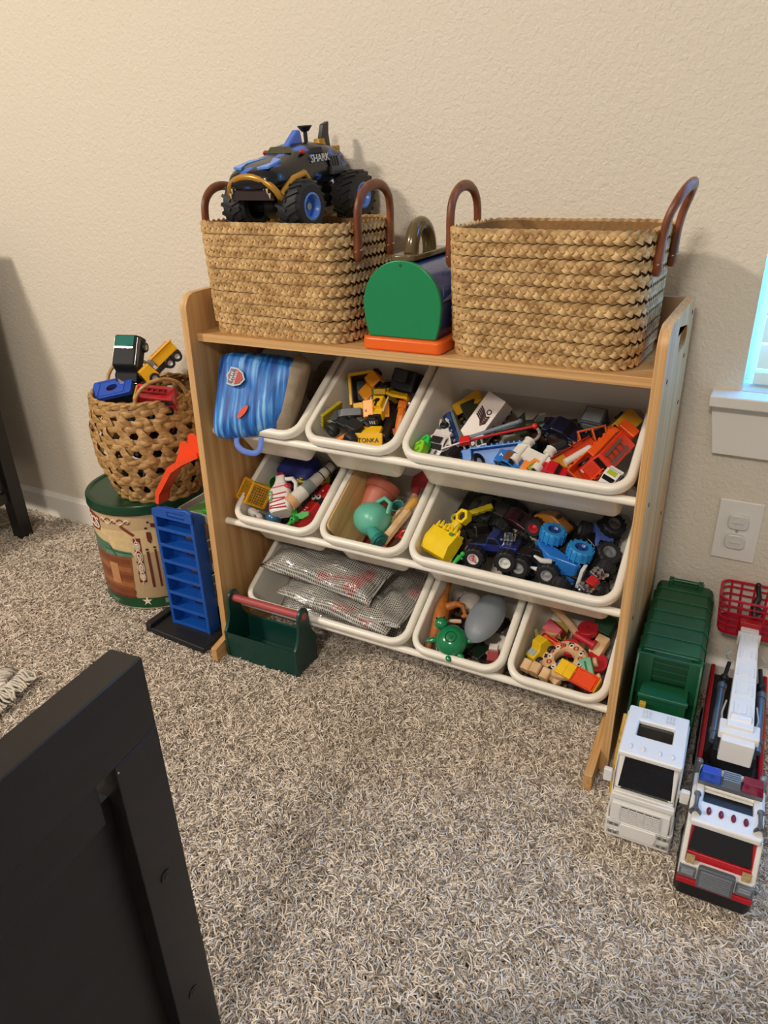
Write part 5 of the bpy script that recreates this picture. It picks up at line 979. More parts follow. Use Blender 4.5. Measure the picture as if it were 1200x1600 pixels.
# ---------------------------------------------------------------- middle row, left bin
def odds():
    k = '2a'; g = 'mixed toys in the small left bin'
    o = thing('toy_mesh_basket', 'yellow toy lattice basket leaning over the bin side', 'toy basket', put(k, -.072, -.042, -.030, (28, -18, -24)), g); y = P('#e0a414', .35, var=.05); s_ = .021
    part('frame', [box((sx*s_, sy*s_, .021), (.005, .005, .044)) for sx in (-1, 1) for sy in (-1, 1)]+[box((0, sy*s_, z), (.042, .005, .005)) for sy in (-1, 1) for z in (.0, .042)]+[box((sx*s_, 0, z), (.005, .042, .005)) for sx in (-1, 1) for z in (.0, .042)], y, o, .0008)
    wv = P('#c0891a', .5, var=.35, scale=260)
    for r_, c_ in (((0, 0, 0), (0, -s_, .021)), ((0, 0, 0), (0, s_, .021)), ((0, 0, 90), (s_, 0, .021)), ((0, 0, 90), (-s_, 0, .021)), ((90, 0, 0), (0, 0, .042))): part('lattice', [X(box((-.016+i*.0053, 0, 0), (.0022, .0015, .038)), c_, r_) for i in range(7)]+[X(box((0, .0005, -.016+i*.0053), (.038, .0015, .0022)), c_, r_) for i in range(7)], wv, o)
    o = thing('toy_milk_jug', 'white toy jug with red brush stripes and loop handle', 'toy jug', put(k, -.018, -.040, -.028, (4, 0, 28)), g); w = P('#e2d8d4', .35); rr = P('#b02a34', .4)
    part('body', [rings([[(x, y_, z+.018) for x, z in rrect(a, b, min(a, b)*.5, 4)] for y_, a, b in ((-.046, .018, .014), (-.040, .022, .017), (.004, .022, .017), (.024, .012, .012), (.034, .010, .010), (.042, .010, .010))])], w, o, smooth=50)
    part('handle', [tube([(.010, .034, .020), (.026, .030, .022), (.034, .016, .024), (.033, -.004, .024), (.022, -.014, .022)], .0048, 8)], w, o, smooth=60); part('cap', [cyl((0, .046, .018), .009, .008, 'y', 14)], P('#c0243c', .35), o, .001)
    part('stripe', [box((-.002, yy, .0352), (.036-.004*(i % 2), .0026, .0016), (0, 0, 6*(i % 3)-6)) for i, yy in enumerate((-.040, -.034, -.024, -.018, -.008))]+[box((0, .018, .030), (.022, .003, .002), (20, 0, 0)), box((0, .010, .0335), (.026, .003, .002), (12, 0, 0))], rr, o)
    part('green_patch', [prism(rrect(.004, .012, .002, 2), .001, 'xy', (-.0160, -.010, .0355))], P('#4f9a58', .4), o); part('lettering', [txt('MILK', .007, .0004, (-.0160, -.010, .0366), (0, 0, 90))], P('#f0f0e8', .4), o, smooth=0)
    part('red_cherry', [sph((.018, .008, .030), .007, 12)], P('#c01c3a', .35), o)
    o = thing('toy_telescope', 'striped toy telescope with white, grey and tan tube rings', 'toy telescope', put(k, .038, .002, -.006, (-4, 0, -20)), g)
    cols = ('#d6a878', '#d8d2c6', '#7b8480', '#b9b2a6', '#c8c0b2', '#b0a89c'); yy = -.064
    for i, (c, ln) in enumerate(zip(cols, (.014, .026, .022, .020, .016, .020))):
        r_ = .0155-.0012*i; part('tube_ring', [lathe([(r_*.72, 0), (r_, 0), (r_, ln), (r_*.72, ln), (r_*.72, 0)], 22, (0, yy, 0), (-90, 0, 0))], P(c, .4), o); yy += ln
    part('band', [torus(.0125, .0012, 22, 6, (0, .022+i*.017, 0), (90, 0, 0)) for i in range(3)], P('#2c2a28', .4), o); part('end_disc', [cyl((0, -.062, 0), .011, .002, 'y', 20)], WOOD, o)
    o = thing('toy_red_box', 'red toy box with googly eyes and white print along the bin side', 'toy', put(k, .062, -.036, -.056, (0, -18, -16)), g); rd = P('#c2201e', .35)
    part('box', [box((0, 0, .012), (.030, .110, .024))], rd, o, .0015); part('black_band', [box((0, .014, .0125), (.0305, .014, .0245))], BLACK, o)
    for s in (-1, 1): e = part('eye', [cyl((s*.006, .016+s*.002, .0258), .0058, .002, 'z', 16)], P('#e8e4dc', .3), o); part('pupil', [cyl((s*.006, .017+s*.002, .0272), .0026, .001, 'z', 12)], BLACK, e)
    part('print', [box((-.003, -.012-i*.006, .0243), (.008-.002*(i % 2), .003, .0008)) for i in range(4)]+[cyl((.002, -.044, .0243), .003, .001, 'z', 10), cyl((.0, .036, .0243), .002, .001, 'z', 10)], P('#e0d8cc', .4), o)
    o = thing('toy_yellow_spool', 'yellow toy spool with dark hole near the back of the bin', 'toy', put(k, .034, .040, -.044, (20, 20, 0)), g); part('spool', [lathe([(.004, -.005), (.012, -.005), (.012, -.002), (.008, -.001), (.008, .002), (.012, .003), (.012, .006), (.004, .006), (.004, -.005)], 18)], P('#c9b42a', .4), o); part('hub', [cyl((0, 0, .0005), .0042, .010, 'z', 10)], P('#5a5020', .4), o)
    o = thing('toy_grey_rhino', 'small pale grey toy rhino at the front left of the bin', 'toy animal', put(k, -.060, -.096, -.036, (0, 0, 70)), g); gr = P('#b4aca6', .5, var=.08)
    part('body', [sph((0, 0, .018), (.009, .018, .010), 12), sph((0, -.018, .020), (.007, .010, .0075), 10), sph((0, -.027, .016), (.004, .005, .004), 8), cyl((0, -.030, .022), .002, .008, (40, 0, 0), 8, .0004)], gr, o, smooth=80)
    for sx in (-1, 1):
        for sy in (-1, 1): part('leg', [cyl((sx*.005, sy*.011, .006), .0038, .014, 'z', 8)], gr, o)
        part('ear', [sph((sx*.006, -.014, .028), (.002, .002, .004), 8)], gr, o)
    o = thing('toy_blue_ball', 'glossy teal blue toy ball by the front rim', 'toy ball', put(k, -.020, -.092, -.036), g); part('shell', [sph((0, 0, .008), .0165, 22)], P('#2c5f80', .15, var=.12, coat=.5), o, smooth=90); part('seam', [torus(.0166, .0007, 28, 6, (0, 0, .008), (20, 70, 0))], P('#1d4460', .3), o)
    o = thing('toy_green_propeller', 'bright green toy propeller with curved blades at the front', 'toy', put(k, .030, -.088, -.024, (0, 0, 0)), g); gn = P('#2f9e3a', .3)
    part('hub', [lathe([(.002, 0), (.0065, 0), (.0065, .014), (.004, .016), (.002, .016), (.002, 0)], 14, (.004, -.004, .002), (40, 0, 0))], gn, o)
    for i, a in enumerate((25, 145, 265)): part('blade', [X(prism([(0, -.004), (.012, -.009), (.028, -.006), (.030, .002), (.014, .005), (0, .004)], .003, 'xy'), (.002, 0, .004), (25, -12, a))], gn, o, .0006)
    o = thing('toy_blue_cushion', 'large dark blue foam toy shape at the back of the bin', 'toy', put(k, -.054, .056, -.066, (0, 0, -8)), g); part('foam', [rings([[(x, y, z) for x, y in rrect(a, b, .014, 4)] for a, b, z in ((.036, .026, 0), (.042, .032, .008), (.042, .032, .034), (.035, .025, .042))])], P('#232c78', .6, var=.08), o, smooth=70); part('label_tab', [box((.043, 0, .02), (.002, .012, .008))], P('#39438c', .5), o)
    o = thing('toy_green_cup', 'green toy cup behind the yellow lattice basket', 'toy cup', put(k, -.062, .008, -.046, (30, 20, 0)), g); part('cup', [lathe([(0, 0), (.012, 0), (.016, .026), (.0145, .026), (.011, .003), (0, .003)], 18)], P('#3a8f34', .4), o); part('handle', [torus(.008, .002, 14, 6, (.018, 0, .014), (90, 0, 0))], P('#3a8f34', .4), o)
    o = thing('toy_yellow_brick', 'yellow toy brick between blue shape and telescope', 'toy block', put(k, -.012, .022, -.054, (0, 10, 14)), g); part('brick', [box((0, 0, .012), (.020, .046, .024))], P('#c4ae28', .4), o, .001); part('stud', [cyl((0, -.012+i*.012, .0255), .004, .004, 'z', 12) for i in range(3)], P('#c4ae28', .4), o)
    car('toy_black_racer', 'black toy racer behind the yellow spool', put(k, .050, .070, -.070, (0, 0, -20)), .05, .026, .022, '#2a2a2e', 'toy car', 'race', group=g)
    filler(k, [(-.04, -.06, -.106, 20), (.03, -.05, -.106, 80), (-.03, .02, -.106, 60), (.02, .04, -.106, 10)], 'under the striped telescope and jug', 'toy cars under the jug')
odds()
# ---------------------------------------------------------------- middle row, second bin: garden toys
def garden():
    k = '2b'; g = 'garden toys in the small middle bin'
    o = thing('wooden_board', 'thin wooden board with rounded corners leaning on the bin side', 'board', put(k, -.064, -.006, -.036, (0, 62, 0), 1), g); part('plank', [prism(rrect(.046, .092, .012, 4), .006, 'xy')], streak('pine_board', '#a8834c', '#c8a570', (60, 5, 60), .5, 3), o, .001); part('edge_band', [prism(rrect(.0462, .0922, .012, 4), .003, 'xy', holes=[rrect(.044, .090, .011, 4)])], P('#d8a468', .5), o)
    o = thing('toy_flower_pot', 'terracotta pink toy flower pot lying on its side', 'flower pot', put(k, -.024, .012, -.034, (-82, 0, -6)), g); tc = P('#b5604a', .5, var=.05)
    part('pot', [lathe([(0, -.040), (.020, -.040), (.0215, -.038), (.029, .016), (.026, .016), (.019, -.034), (0, -.034)], 28)], tc, o); part('rim', [lathe([(.0275, .014), (.033, .014), (.034, .032), (.0315, .033), (.028, .030), (.0275, .014)], 28)], tc, o)
    o = thing('toy_watering_can', 'mint green toy watering can with dark teal spout', 'watering can', put(k, -.008, -.070, -.026, (0, 0, -18)), g); mt = P('#63b39a', .35, var=.04)
    part('body', [X(lathe([(0, -.040), (.018, -.038), (.030, -.020), (.034, 0), (.030, .018), (.022, .030), (.010, .033), (0, .033)], 28), (0, 0, 0), (0, 72, 0))], mt, o, smooth=60); part('ridge', [torus(.0300-.0018*i, .0009, 28, 6, (-.002+.016*0+.020+.003*i, 0, .0), (0, 90-18, 0)) for i in range(4)], mt, o)
    part('spout', [tube([(.012, -.018, .010), (.030, -.026, .012), (.046, -.030, .012)], [.010, .011, .014], 16)], P('#3f9a88', .35), o, smooth=60); part('rose', [X(cyl((0, 0, 0), .0155, .010, 'x', 20, .0165), (.050, -.0315, .012), (0, 0, -14)), X(cyl((0, 0, 0), .012, .003, 'x', 20), (.056, -.033, .012), (0, 0, -14))], P('#1f6f68', .35), o, .0012)
    part('handle', [tube([(-.010, .030, .012), (.004, .042, .022), (.022, .038, .022), (.026, .020, .014)], .0045, 8)], mt, o, smooth=60)
    o = thing('toy_wooden_spade', 'pale wooden toy tool with a long slot and yellow grip', 'toy tool', put(k, .038, -.046, -.030, (0, -22, -14)), g); part('blade', [prism(rrect(.015, .042, .004, 3), .008, 'xy', holes=[rrect(.003, .020, .003, 3, -.006, -.006)])], WOOD, o, .001); part('grip', [tube([(.004, .038, .002), (.008, .062, .002), (.006, .070, .002)], [.007, .0085, .005], 12)], P('#d6a24a', .45), o, smooth=60)
    o = thing('toy_trowel', 'red toy trowel with wooden handle at the back of the bin', 'toy tool', put(k, .048, .036, -.046, (0, 0, 4)), g); part('handle', [tube([(0, -.044, .004), (0, .0, .006), (0, .020, .006)], .0065, 10)], WOOD, o); part('ferrule', [tube([(0, .018, .006), (0, .034, .006)], .0072, 10)], P('#a8323a', .4), o); part('scoop', [prism([(-.014, .034), (.014, .034), (.017, .060), (0, .078), (-.017, .060)], .004, 'xy', (0, 0, .006))], P('#a8323a', .4), o, .001)
    o = thing('toy_garden_shears', 'red handled toy shears at the right side of the bin', 'toy tool', put(k, .066, -.044, -.040, (0, -20, -10)), g); part('handle_loop', [torus(.009, .0026, 16, 6, (s*.010, -.012, .004)) for s in (-1, 1)], P('#c4302a', .35), o); part('blade', [prism([(-.003, 0), (.003, 0), (.001, .036)], .002, 'xy', (s*.002, 0, .004+.001*s), (0, 0, 8*s)) for s in (-1, 1)], P('#9a9ea2', .3, .6), o)
    o = thing('toy_teal_cup', 'small teal toy cup between pot and wooden spade', 'toy cup', put(k, .024, .006, -.060, (0, 0, 0)), g); part('cup', [lathe([(0, 0), (.010, 0), (.013, .024), (.0118, .024), (.009, .003), (0, .003)], 16)], P('#4f8f8a', .4), o); part('lip', [torus(.0125, .001, 18, 6, (0, 0, .024))], P('#4f8f8a', .4), o)
    o = thing('toy_pot_stack', 'second terracotta toy pot under the watering can', 'flower pot', put(k, -.005, -.056, -.1105), g); part('pot', [lathe([(0, 0), (.030, 0), (.040, .040), (.037, .040), (.028, .004), (0, .004)], 24)], tc, o); part('rim', [lathe([(.038, .036), (.042, .036), (.043, .048), (.0405, .048), (.038, .036)], 24)], tc, o)
garden()
# ---------------------------------------------------------------- middle row, wide bin: monster trucks
def monsters():
    k = '2c'; g = 'toys among the monster trucks'
    o = thing('toy_loader_bucket', 'bright yellow toy loader bucket with jagged teeth at the front left', 'toy', put(k, -.146, -.074, -.020, (18, -12, -22)), g); y = P('#ecc80e', .35, var=.05)
    part('bucket', [prism([(-.026, -.006), (-.022, .010), (.0, .016), (.024, .010), (.026, -.004), (.020, .004), (0, .010), (-.018, .004)], .058, 'yz', (0, 0, .010), (0, 0, 0))], y, o, .001); part('cheek', [prism([(-.027, -.007), (-.022, .011), (.0, .017), (.024, .011), (.027, -.004), (.02, -.012), (-.02, -.012)], .003, 'yz', (s*.029, 0, .010)) for s in (-1, 1)], y, o, .0008)
    part('back_plate', [box((0, .006, .002), (.058, .046, .004))], y, o, .001); part('tooth', [cyl((-.026+i*.0087, .030+.003*(i % 2), .016), .0048, .012, (-80, 0, 0), 6, .001) for i in range(7)], y, o); part('green_logo', [prism(rrect(.005, .003, .0028, 3), .001, 'xy', (.018, .022, .0225), (0, 0, 0))], P('#3f7a2c', .4), o)
    o = thing('toy_digger', 'yellow toy digger arm with ring shaped head', 'toy', put(k, -.124, -.022, -.026, (0, 0, -34)), g)
    part('arm', [tube([(0, -.026, .0), (.002, -.010, .006), (0, .006, .010)], [.010, .011, .010], 10), box((.0, -.016, .008), (.020, .016, .012), (0, 20, 0))], y, o, .001); part('ring_head', [X(prism([(.015*cos(pi/3*i+.3), .015*sin(pi/3*i+.3)) for i in range(6)], .014, 'xy', holes=[[(.0085*cos(pi/3*i+.3), .0085*sin(pi/3*i+.3)) for i in range(6)]]), (.0, .018, .016), (25, -10, 0))], y, o, .0008); part('socket', [X(cyl((0, 0, 0), .0084, .006, 'z', 12), (0, .018, .014), (25, -10, 0))], DK, o)
    o = thing('toy_yellow_chain', 'dull yellow toy excavator boom lying behind the ring head', 'toy', put(k, -.100, .026, -.034, (0, 0, -58)), g); part('link', [prism([(-.005, -.006), (.005, -.007), (.007, 0), (.004, .007), (-.005, .006)], .008, 'xy', (0, -.026+i*.012, .004+.001*i)) for i in range(5)], P('#b8a81a', .4), o, .001); part('eye', [torus(.008, .003, 16, 6, (0, -.040, .003))], P('#b8a81a', .4), o)
    monster('dark blue monster truck with white wheel rims at the front of the bin', put(k, -.046, -.056, -.066, (0, 34, 96)), .088, .066, .0205, '#1c2a6a', rim=P('#d8d8d2', .3), engine=True)
    monster('black monster truck with grey rims in the middle of the bin', put(k, .034, -.060, -.070, (0, 34, 88)), .078, .052, .020, '#17181c', rim=P('#a4a6a8', .3, .3))
    monster('brown wheeled monster truck deep on the left of the bin', put(k, -.104, -.034, -.080, (0, 40, 62)), .076, .056, .021, '#2a2420', tyre=P('#4a3f34', .45, var=.1), rim=P('#a89c8e', .35))
    monster('orange and yellow flame monster truck with red wheel rims', put(k, .028, .030, -.080, (8, 40, 82)), .070, .050, .018, '#c07a1c', rim=P('#b02028', .3), style='hump')
    monster('light blue monster truck with bright blue tyres and white horns', put(k, .078, -.006, -.060, (0, -62, 66)), .090, .064, .0225, '#2a74c8', tyre=P('#2b8ad0', .4), rim=P('#1c3f86', .3), horns=True, style='hump')
    monster('silver and blue monster truck behind the light blue one', put(k, .126, .024, -.090, (0, 28, 12)), .080, .052, .018, '#4a62a8', rim=P('#55585c', .3), col2='#9aa2ac', style='hump')
    monster('black monster truck with dark grey rims against the right side', put(k, .152, .030, -.080, (0, -68, 6)), .090, .050, .0215, '#141416', rim=P('#6a6c70', .35))
    monster('upturned black monster truck in the front right corner', put(k, .112, -.082, -.068, (0, 0, 82)), .084, .058, .0195, '#141417', rim=P('#8a8c90', .3), body=False)
    monster('black monster truck half hidden at the front right side', put(k, .150, -.050, -.088, (0, -20, 6)), .070, .046, .0185, '#16161a', rim=P('#4a4c50', .3))
    monster('dark green wheeled monster truck at the back left', put(k, -.140, .052, -.098, (0, 0, 80)), .066, .050, .018, '#3a3a34', tyre=P('#23302a', .5), rim=P('#5a3a2c', .4))
    monster('dark maroon monster truck at the back of the bin', put(k, -.030, .050, -.100, (0, 0, 70)), .072, .050, .018, '#3a1c22', style='hump')
    monster('grey monster truck at the back beside the green wheels', put(k, -.088, .066, -.098, (0, 0, 86)), .070, .050, .019, '#3d3a36', style='hump')
    o = thing('toy_chrome_engine', 'small chrome and red toy engine in the front right corner', 'toy', put(k, .140, -.084, -.020, (0, -10, -24)), g); part('block', [box((0, 0, .008), (.016, .016, .012))], P('#b01c22', .3), o, .001)
    part('chrome_pipes', [cyl((sx*.008, y, .010), .0022, .014, (0, sx*50, 0), 8) for sx in (-1, 1) for y in (-.018, -.013, .012, .017, .021)]+[cyl((sx*.004, y, .016), .003, .010, 'z', 8) for sx in (-1, 1) for y in (-.016, .014, .020)]+[sph((sx*.009, y, .006), .0034, 8) for sx in (-1, 1) for y in (-.022, .024)], CH, o)
    o = thing('toy_green_figure', 'tiny bright green toy figure by the front rim', 'toy figure', put(k, -.096, -.096, -.022, (0, 0, -24)), g); gn = P('#38b04a', .35); part('body', [tube([(0, -.012, .004), (0, 0, .006), (0, .008, .006)], [.003, .0042, .0036], 8), sph((0, .013, .006), .0046, 10), tube([(-.006, .006, .004), (0, .003, .006), (.006, .006, .004)], .0018, 6)], gn, o, smooth=60)
    o = thing('toy_pink_figure', 'tiny pink toy figure beside the brown wheel', 'toy figure', put(k, -.074, -.080, -.026, (0, 0, 10)), g); part('body', [tube([(0, -.008, .004), (.001, .002, .006), (0, .008, .006)], [.0022, .003, .0026], 8), sph((0, .0115, .006), .0032, 8), tube([(0, -.008, .004), (.006, -.010, .003)], .0015, 6)], P('#d8506a', .35), o, smooth=60)
    o = thing('toy_wooden_disc', 'small tan wooden toy wheel by the front rim', 'toy', put(k, -.116, -.106, -.024, (30, 0, 0)), g); part('disc', [cyl((0, 0, .004), .010, .008, 'z', 18)], WOOD, o, .0012); part('dimple', [torus(.0055, .0010, 16, 6, (0, 0, .0082))], P('#a87a4a', .5), o)
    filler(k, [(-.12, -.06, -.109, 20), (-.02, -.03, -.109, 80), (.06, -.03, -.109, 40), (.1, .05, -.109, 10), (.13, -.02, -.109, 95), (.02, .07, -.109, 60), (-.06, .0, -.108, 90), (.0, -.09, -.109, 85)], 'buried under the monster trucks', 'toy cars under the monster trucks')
monsters()
# ---------------------------------------------------------------- bottom row, wide bin: mesh pouches
def mesh_mat(name, base):
    m = bpy.data.materials.new(name); m.use_nodes = True; nt = m.node_tree; N = nt.nodes.new; L = nt.links.new; b = nt.nodes['Principled BSDF']
    b.inputs['Roughness'].default_value = .22; b.inputs['Coat Weight'].default_value = .5
    tc = N('ShaderNodeTexCoord'); sp = N('ShaderNodeSeparateXYZ'); L(tc.outputs['Object'], sp.inputs[0]); ws = []
    for ax in (0, 1):
        mu = N('ShaderNodeMath'); mu.operation = 'MULTIPLY'; mu.inputs[1].default_value = 1500; L(sp.outputs[ax], mu.inputs[0])
        si = N('ShaderNodeMath'); si.operation = 'SINE'; L(mu.outputs[0], si.inputs[0]); ws.append(si)
    mx = N('ShaderNodeMath'); mx.operation = 'MAXIMUM'; L(ws[0].outputs[0], mx.inputs[0]); L(ws[1].outputs[0], mx.inputs[1])
    no = N('ShaderNodeTexNoise'); no.inputs['Scale'].default_value = 16; L(tc.outputs['Object'], no.inputs[0])
    cr = N('ShaderNodeValToRGB'); cr.color_ramp.elements[0].position = .1; cr.color_ramp.elements[1].position = .7; cr.color_ramp.elements[0].color = lin('#55534f'); cr.color_ramp.elements[1].color = lin(base); L(mx.outputs[0], cr.inputs[0])
    c2 = N('ShaderNodeValToRGB'); c2.color_ramp.elements[0].position = .60; c2.color_ramp.elements[1].position = .68; c2.color_ramp.elements[0].color = lin('#b5b2ac'); c2.color_ramp.elements[1].color = lin('#d0605c'); L(no.outputs[0], c2.inputs[0])
    mc = N('ShaderNodeMix'); mc.data_type = 'RGBA'; mc.blend_type = 'MULTIPLY'; mc.inputs[0].default_value = .75; L(cr.outputs[0], mc.inputs[6]); L(c2.outputs[0], mc.inputs[7]); L(mc.outputs[2], b.inputs['Base Color'])
    n3 = N('ShaderNodeTexNoise'); n3.inputs['Scale'].default_value = 45; n3.inputs['Distortion'].default_value = 2; L(tc.outputs['Object'], n3.inputs[0]); bp = N('ShaderNodeBump'); bp.inputs['Strength'].default_value = .6; bp.inputs['Distance'].default_value = .006; L(n3.outputs[0], bp.inputs['Height']); L(bp.outputs[0], b.inputs['Normal']); return m
MESH = mesh_mat('clear_mesh_vinyl', '#e6e4de')
def pouch(label, m, a, b, h, seed):
    rng = random.Random(seed); o = thing('mesh_zip_pouch', label, 'pouch', m, 'clear mesh pouches in the bottom bin'); nx, ny = 26, 14; top, bot = [], []
    ph = [rng.uniform(0, 6) for _ in range(4)]
    for j in range(ny):
        for i in range(nx):
            x, y = -1+2*i/(nx-1), -1+2*j/(ny-1); e = max(0, (1-x**4)*(1-y**4))**.5
            wr = .004*sin(5*x+3*y+ph[0])+.003*sin(9*x-4*y+ph[1])+.002*sin(14*y+6*x+ph[2])
            px, py = x*a*(1-.04*cos(3*y+ph[3])), y*b*(1-.05*cos(2.5*x+ph[0]))
            top.append((px, py, e*(h+wr)+.0015)); bot.append((px, py, -e*(h*.6+wr*.4)-.0015))
    q = lambda o_: [(o_+j*nx+i, o_+j*nx+i+1, o_+(j+1)*nx+i+1, o_+(j+1)*nx+i) for j in range(ny-1) for i in range(nx-1)]
    n = nx*ny; f = q(0)+[t[::-1] for t in q(n)]
    ed = [j*nx for j in range(ny)], [j*nx+nx-1 for j in range(ny)], list(range(nx)), [(ny-1)*nx+i for i in range(nx)]
    for e_ in ed: f += [(e_[i], e_[i+1], e_[i+1]+n, e_[i]+n) for i in range(len(e_)-1)]
    part('pouch_body', [(top+bot, f)], MESH, o, smooth=80)
    part('zip_edge', [tube([(x*a*.99, b*.98, 0) for x in [-1+i/6 for i in range(13)]], .0022, 6)], P('#b9b6b0', .35), o); part('zip_pull', [box((a*.8, b*1.02, .001), (.006, .014, .002))], P('#8a8884', .3, .5), o, .0005)
    part('side_seam', [tube([(s*a*.985, y*b, 0) for y in [-1+i/4 for i in range(9)]], .0018, 6) for s in (-1, 1)], P('#cfccc6', .2, trans=.3), o)
pouch('upper silver mesh zip pouch with pink patch in the bottom bin', put('3a', -.040, .006, .000, (-16, 3, -4)), .130, .056, .020, 2)
pouch('lower silver mesh zip pouch close to the front rim', put('3a', .010, -.066, -.030, (-24, 2, -5)), .128, .050, .018, 5)
pouch('dark grey mesh pouch standing at the right side of the bottom bin', put('3a', .118, -.006, -.050, (0, 30, 92)), .088, .050, .012, 9)
pouch('greenish mesh pouch lying flat under the two silver ones', put('3a', -.010, -.022, -.088, (0, 0, 2)), .150, .085, .014, 11)
# ---------------------------------------------------------------- bottom row, middle bin: animals and scoop
def animals():
    k = '3b'; g = 'toys in the small bottom bin'
    o = thing('toy_dinosaur', 'orange toy dinosaur with long raised tail at the left side', 'toy animal', put(k, -.058, -.046, -.040, (0, 0, 4)), g); og = P('#a8601f', .5, var=.2, scale=120)
    part('body', [tube([(-.004, .100, .010), (-.008, .076, .012), (-.010, .052, .014), (-.008, .030, .018), (-.004, .010, .022), (-.002, -.012, .022), (-.004, -.032, .018), (-.008, -.050, .012), (-.012, -.060, .008)], [.0015, .003, .005, .0085, .0145, .0155, .012, .0085, .005], 14)], og, o, smooth=80)
    part('hind_leg', [tube([(.006, .012, .026), (.022, .020, .030), (.034, .022, .024), (.040, .010, .018)], [.009, .007, .005, .004], 10)], og, o, smooth=80); part('foot', [tube([(.040, .010, .018), (.046, .004, .016)], .003, 8), tube([(.040, .010, .018), (.041, .0, .017)], .0025, 8), tube([(.040, .010, .018), (.036, .001, .017)], .0025, 8)], og, o); part('fore_leg', [tube([(.004, -.028, .022), (.014, -.032, .022), (.018, -.040, .018)], [.005, .0035, .002], 8)], og, o, smooth=80)
    part('head', [sph((-.012, -.064, .010), (.008, .013, .008), 12)], P('#a86a3a', .5, var=.15), o, smooth=80)
    o = thing('toy_turtle', 'shiny green toy turtle hanging over the front rim', 'toy animal', put(k, -.014, -.088, .004, (6, 6, 28)), g); gr = P('#0f7a4a', .2, var=.04, coat=.4)
    part('shell', [lathe([(0, -.006), (.024, -.006), (.030, 0), (.029, .006), (.022, .016), (.012, .0205), (0, .022)], 26)], gr, o, smooth=60); part('shell_button', [lathe([(.008, .0195), (.010, .0225), (.012, .0195)], 18), cyl((0, 0, .023), .004, .003, 'z', 10)], P('#0b6640', .25), o)
    part('head', [sph((-.014, .034, .008), (.013, .012, .010), 14)], gr, o, smooth=90); part('eye', [sph((-.014+s*.007, .042, .015), .0022, 8) for s in (-1, 1)], P('#12301f', .2), o)
    for x, y, r_, l in ((-.034, .006, 50, 1.5), (.032, -.006, 20, .9), (.012, -.032, -60, .8), (-.010, -.034, -100, .7)): part('flipper', [sph((x, y, .002), (.010*l, .0055, .004), 10, (0, 0, r_*.4-20))], gr, o, smooth=90)
    o = thing('grey_scoop', 'large smooth grey plastic scoop filling the right of the bin', 'toy scoop', put(k, .030, -.014, -.004, (-12, -10, -2)), g); gy = P('#7d848a', .45, var=.03)
    part('bowl', [rings([[(x*a, y*b+c, z) for x, y in [(cos(2*pi*i/28)*(1-.12*max(0, sin(2*pi*i/28))), sin(2*pi*i/28)) for i in range(28)]] for a, b, c, z in ((.010, .020, 0, .020), (.026, .046, 0, .0155), (.034, .060, 0, .004), (.0345, .061, 0, -.004), (.030, .055, 0, -.004), (.012, .022, 0, .010))])], gy, o, smooth=80); part('handle', [tube([(.004, .050, .0), (.010, .080, -.006), (.014, .100, -.012)], [.014, .011, .009], 12, False, .5)], gy, o, smooth=60)
    o = thing('toy_white_dome', 'white toy dome with brown strap at the back of the bin', 'toy', put(k, -.026, .030, -.062, (0, 0, 0)), g); part('dome', [lathe([(.024, 0), (.0245, .004), (.022, .014), (.014, .022), (0, .025)], 24)], P('#bdb3ab', .5), o, smooth=60); part('strap', [tube([(.026*cos(a), .026*sin(a), .003) for a in [pi*(.9+i*.12) for i in range(12)]], .004, 8), tube([(-.03, -.006, .004), (-.02, -.030, .008), (.006, -.034, .008)], .004, 8)], P('#4a3628', .6), o)
    o = thing('toy_small_figure', 'small beige toy figure lying between turtle and scoop', 'toy figure', put(k, -.030, -.034, -.026, (0, 0, -78)), g); part('body', [tube([(0, -.018, .004), (0, .0, .005), (0, .012, .005)], [.003, .0045, .004], 8), sph((0, -.022, .005), .0052, 10)], P('#c9a888', .5), o, smooth=60); part('hair', [sph((0, -.025, .006), .005, 8)], P('#5a2c1c', .5), o)
    o = thing('toy_dark_knife', 'black toy tool with grey edge near the front left corner', 'toy', put(k, -.044, -.096, -.022, (0, -20, 26)), g); part('grip', [prism(rrect(.007, .024, .006, 3), .008, 'xy')], P('#26241f', .5), o, .0015); part('edge', [box((-.007, 0, .002), (.003, .040, .004))], P('#8f8c84', .3, .5), o, .0006)
    o = thing('toy_red_brick', 'small red and white toy brick beside the scoop', 'toy block', put(k, .062, -.082, -.040, (0, 0, 10)), g); part('brick', [box((0, 0, .008), (.020, .024, .016))], P('#8f2f2a', .5), o, .001); part('cap', [box((.001, .012, .020), (.016, .012, .010))], P('#c9c0b4', .5), o, .001)
    o = thing('toy_tan_stick', 'thin tan stick in the front right corner of the bin', 'toy', put(k, .060, -.098, -.052, (0, 0, 40)), g); part('stick', [box((0, 0, .004), (.005, .04, .004))], WOOD, o, .0008); part('knob', [sph((0, .02, .004), .0045, 8)], WOOD, o)
    filler(k, [(-.03, -.07, -.106, 30), (.03, -.06, -.106, 80), (-.02, .0, -.106, 0), (.03, .03, -.106, 60), (-.05, .03, -.104, 100), (.05, -.085, -.078, 60), (-.02, -.012, -.078, 60)], 'under the turtle and scoop', 'toy cars under the turtle')
animals()
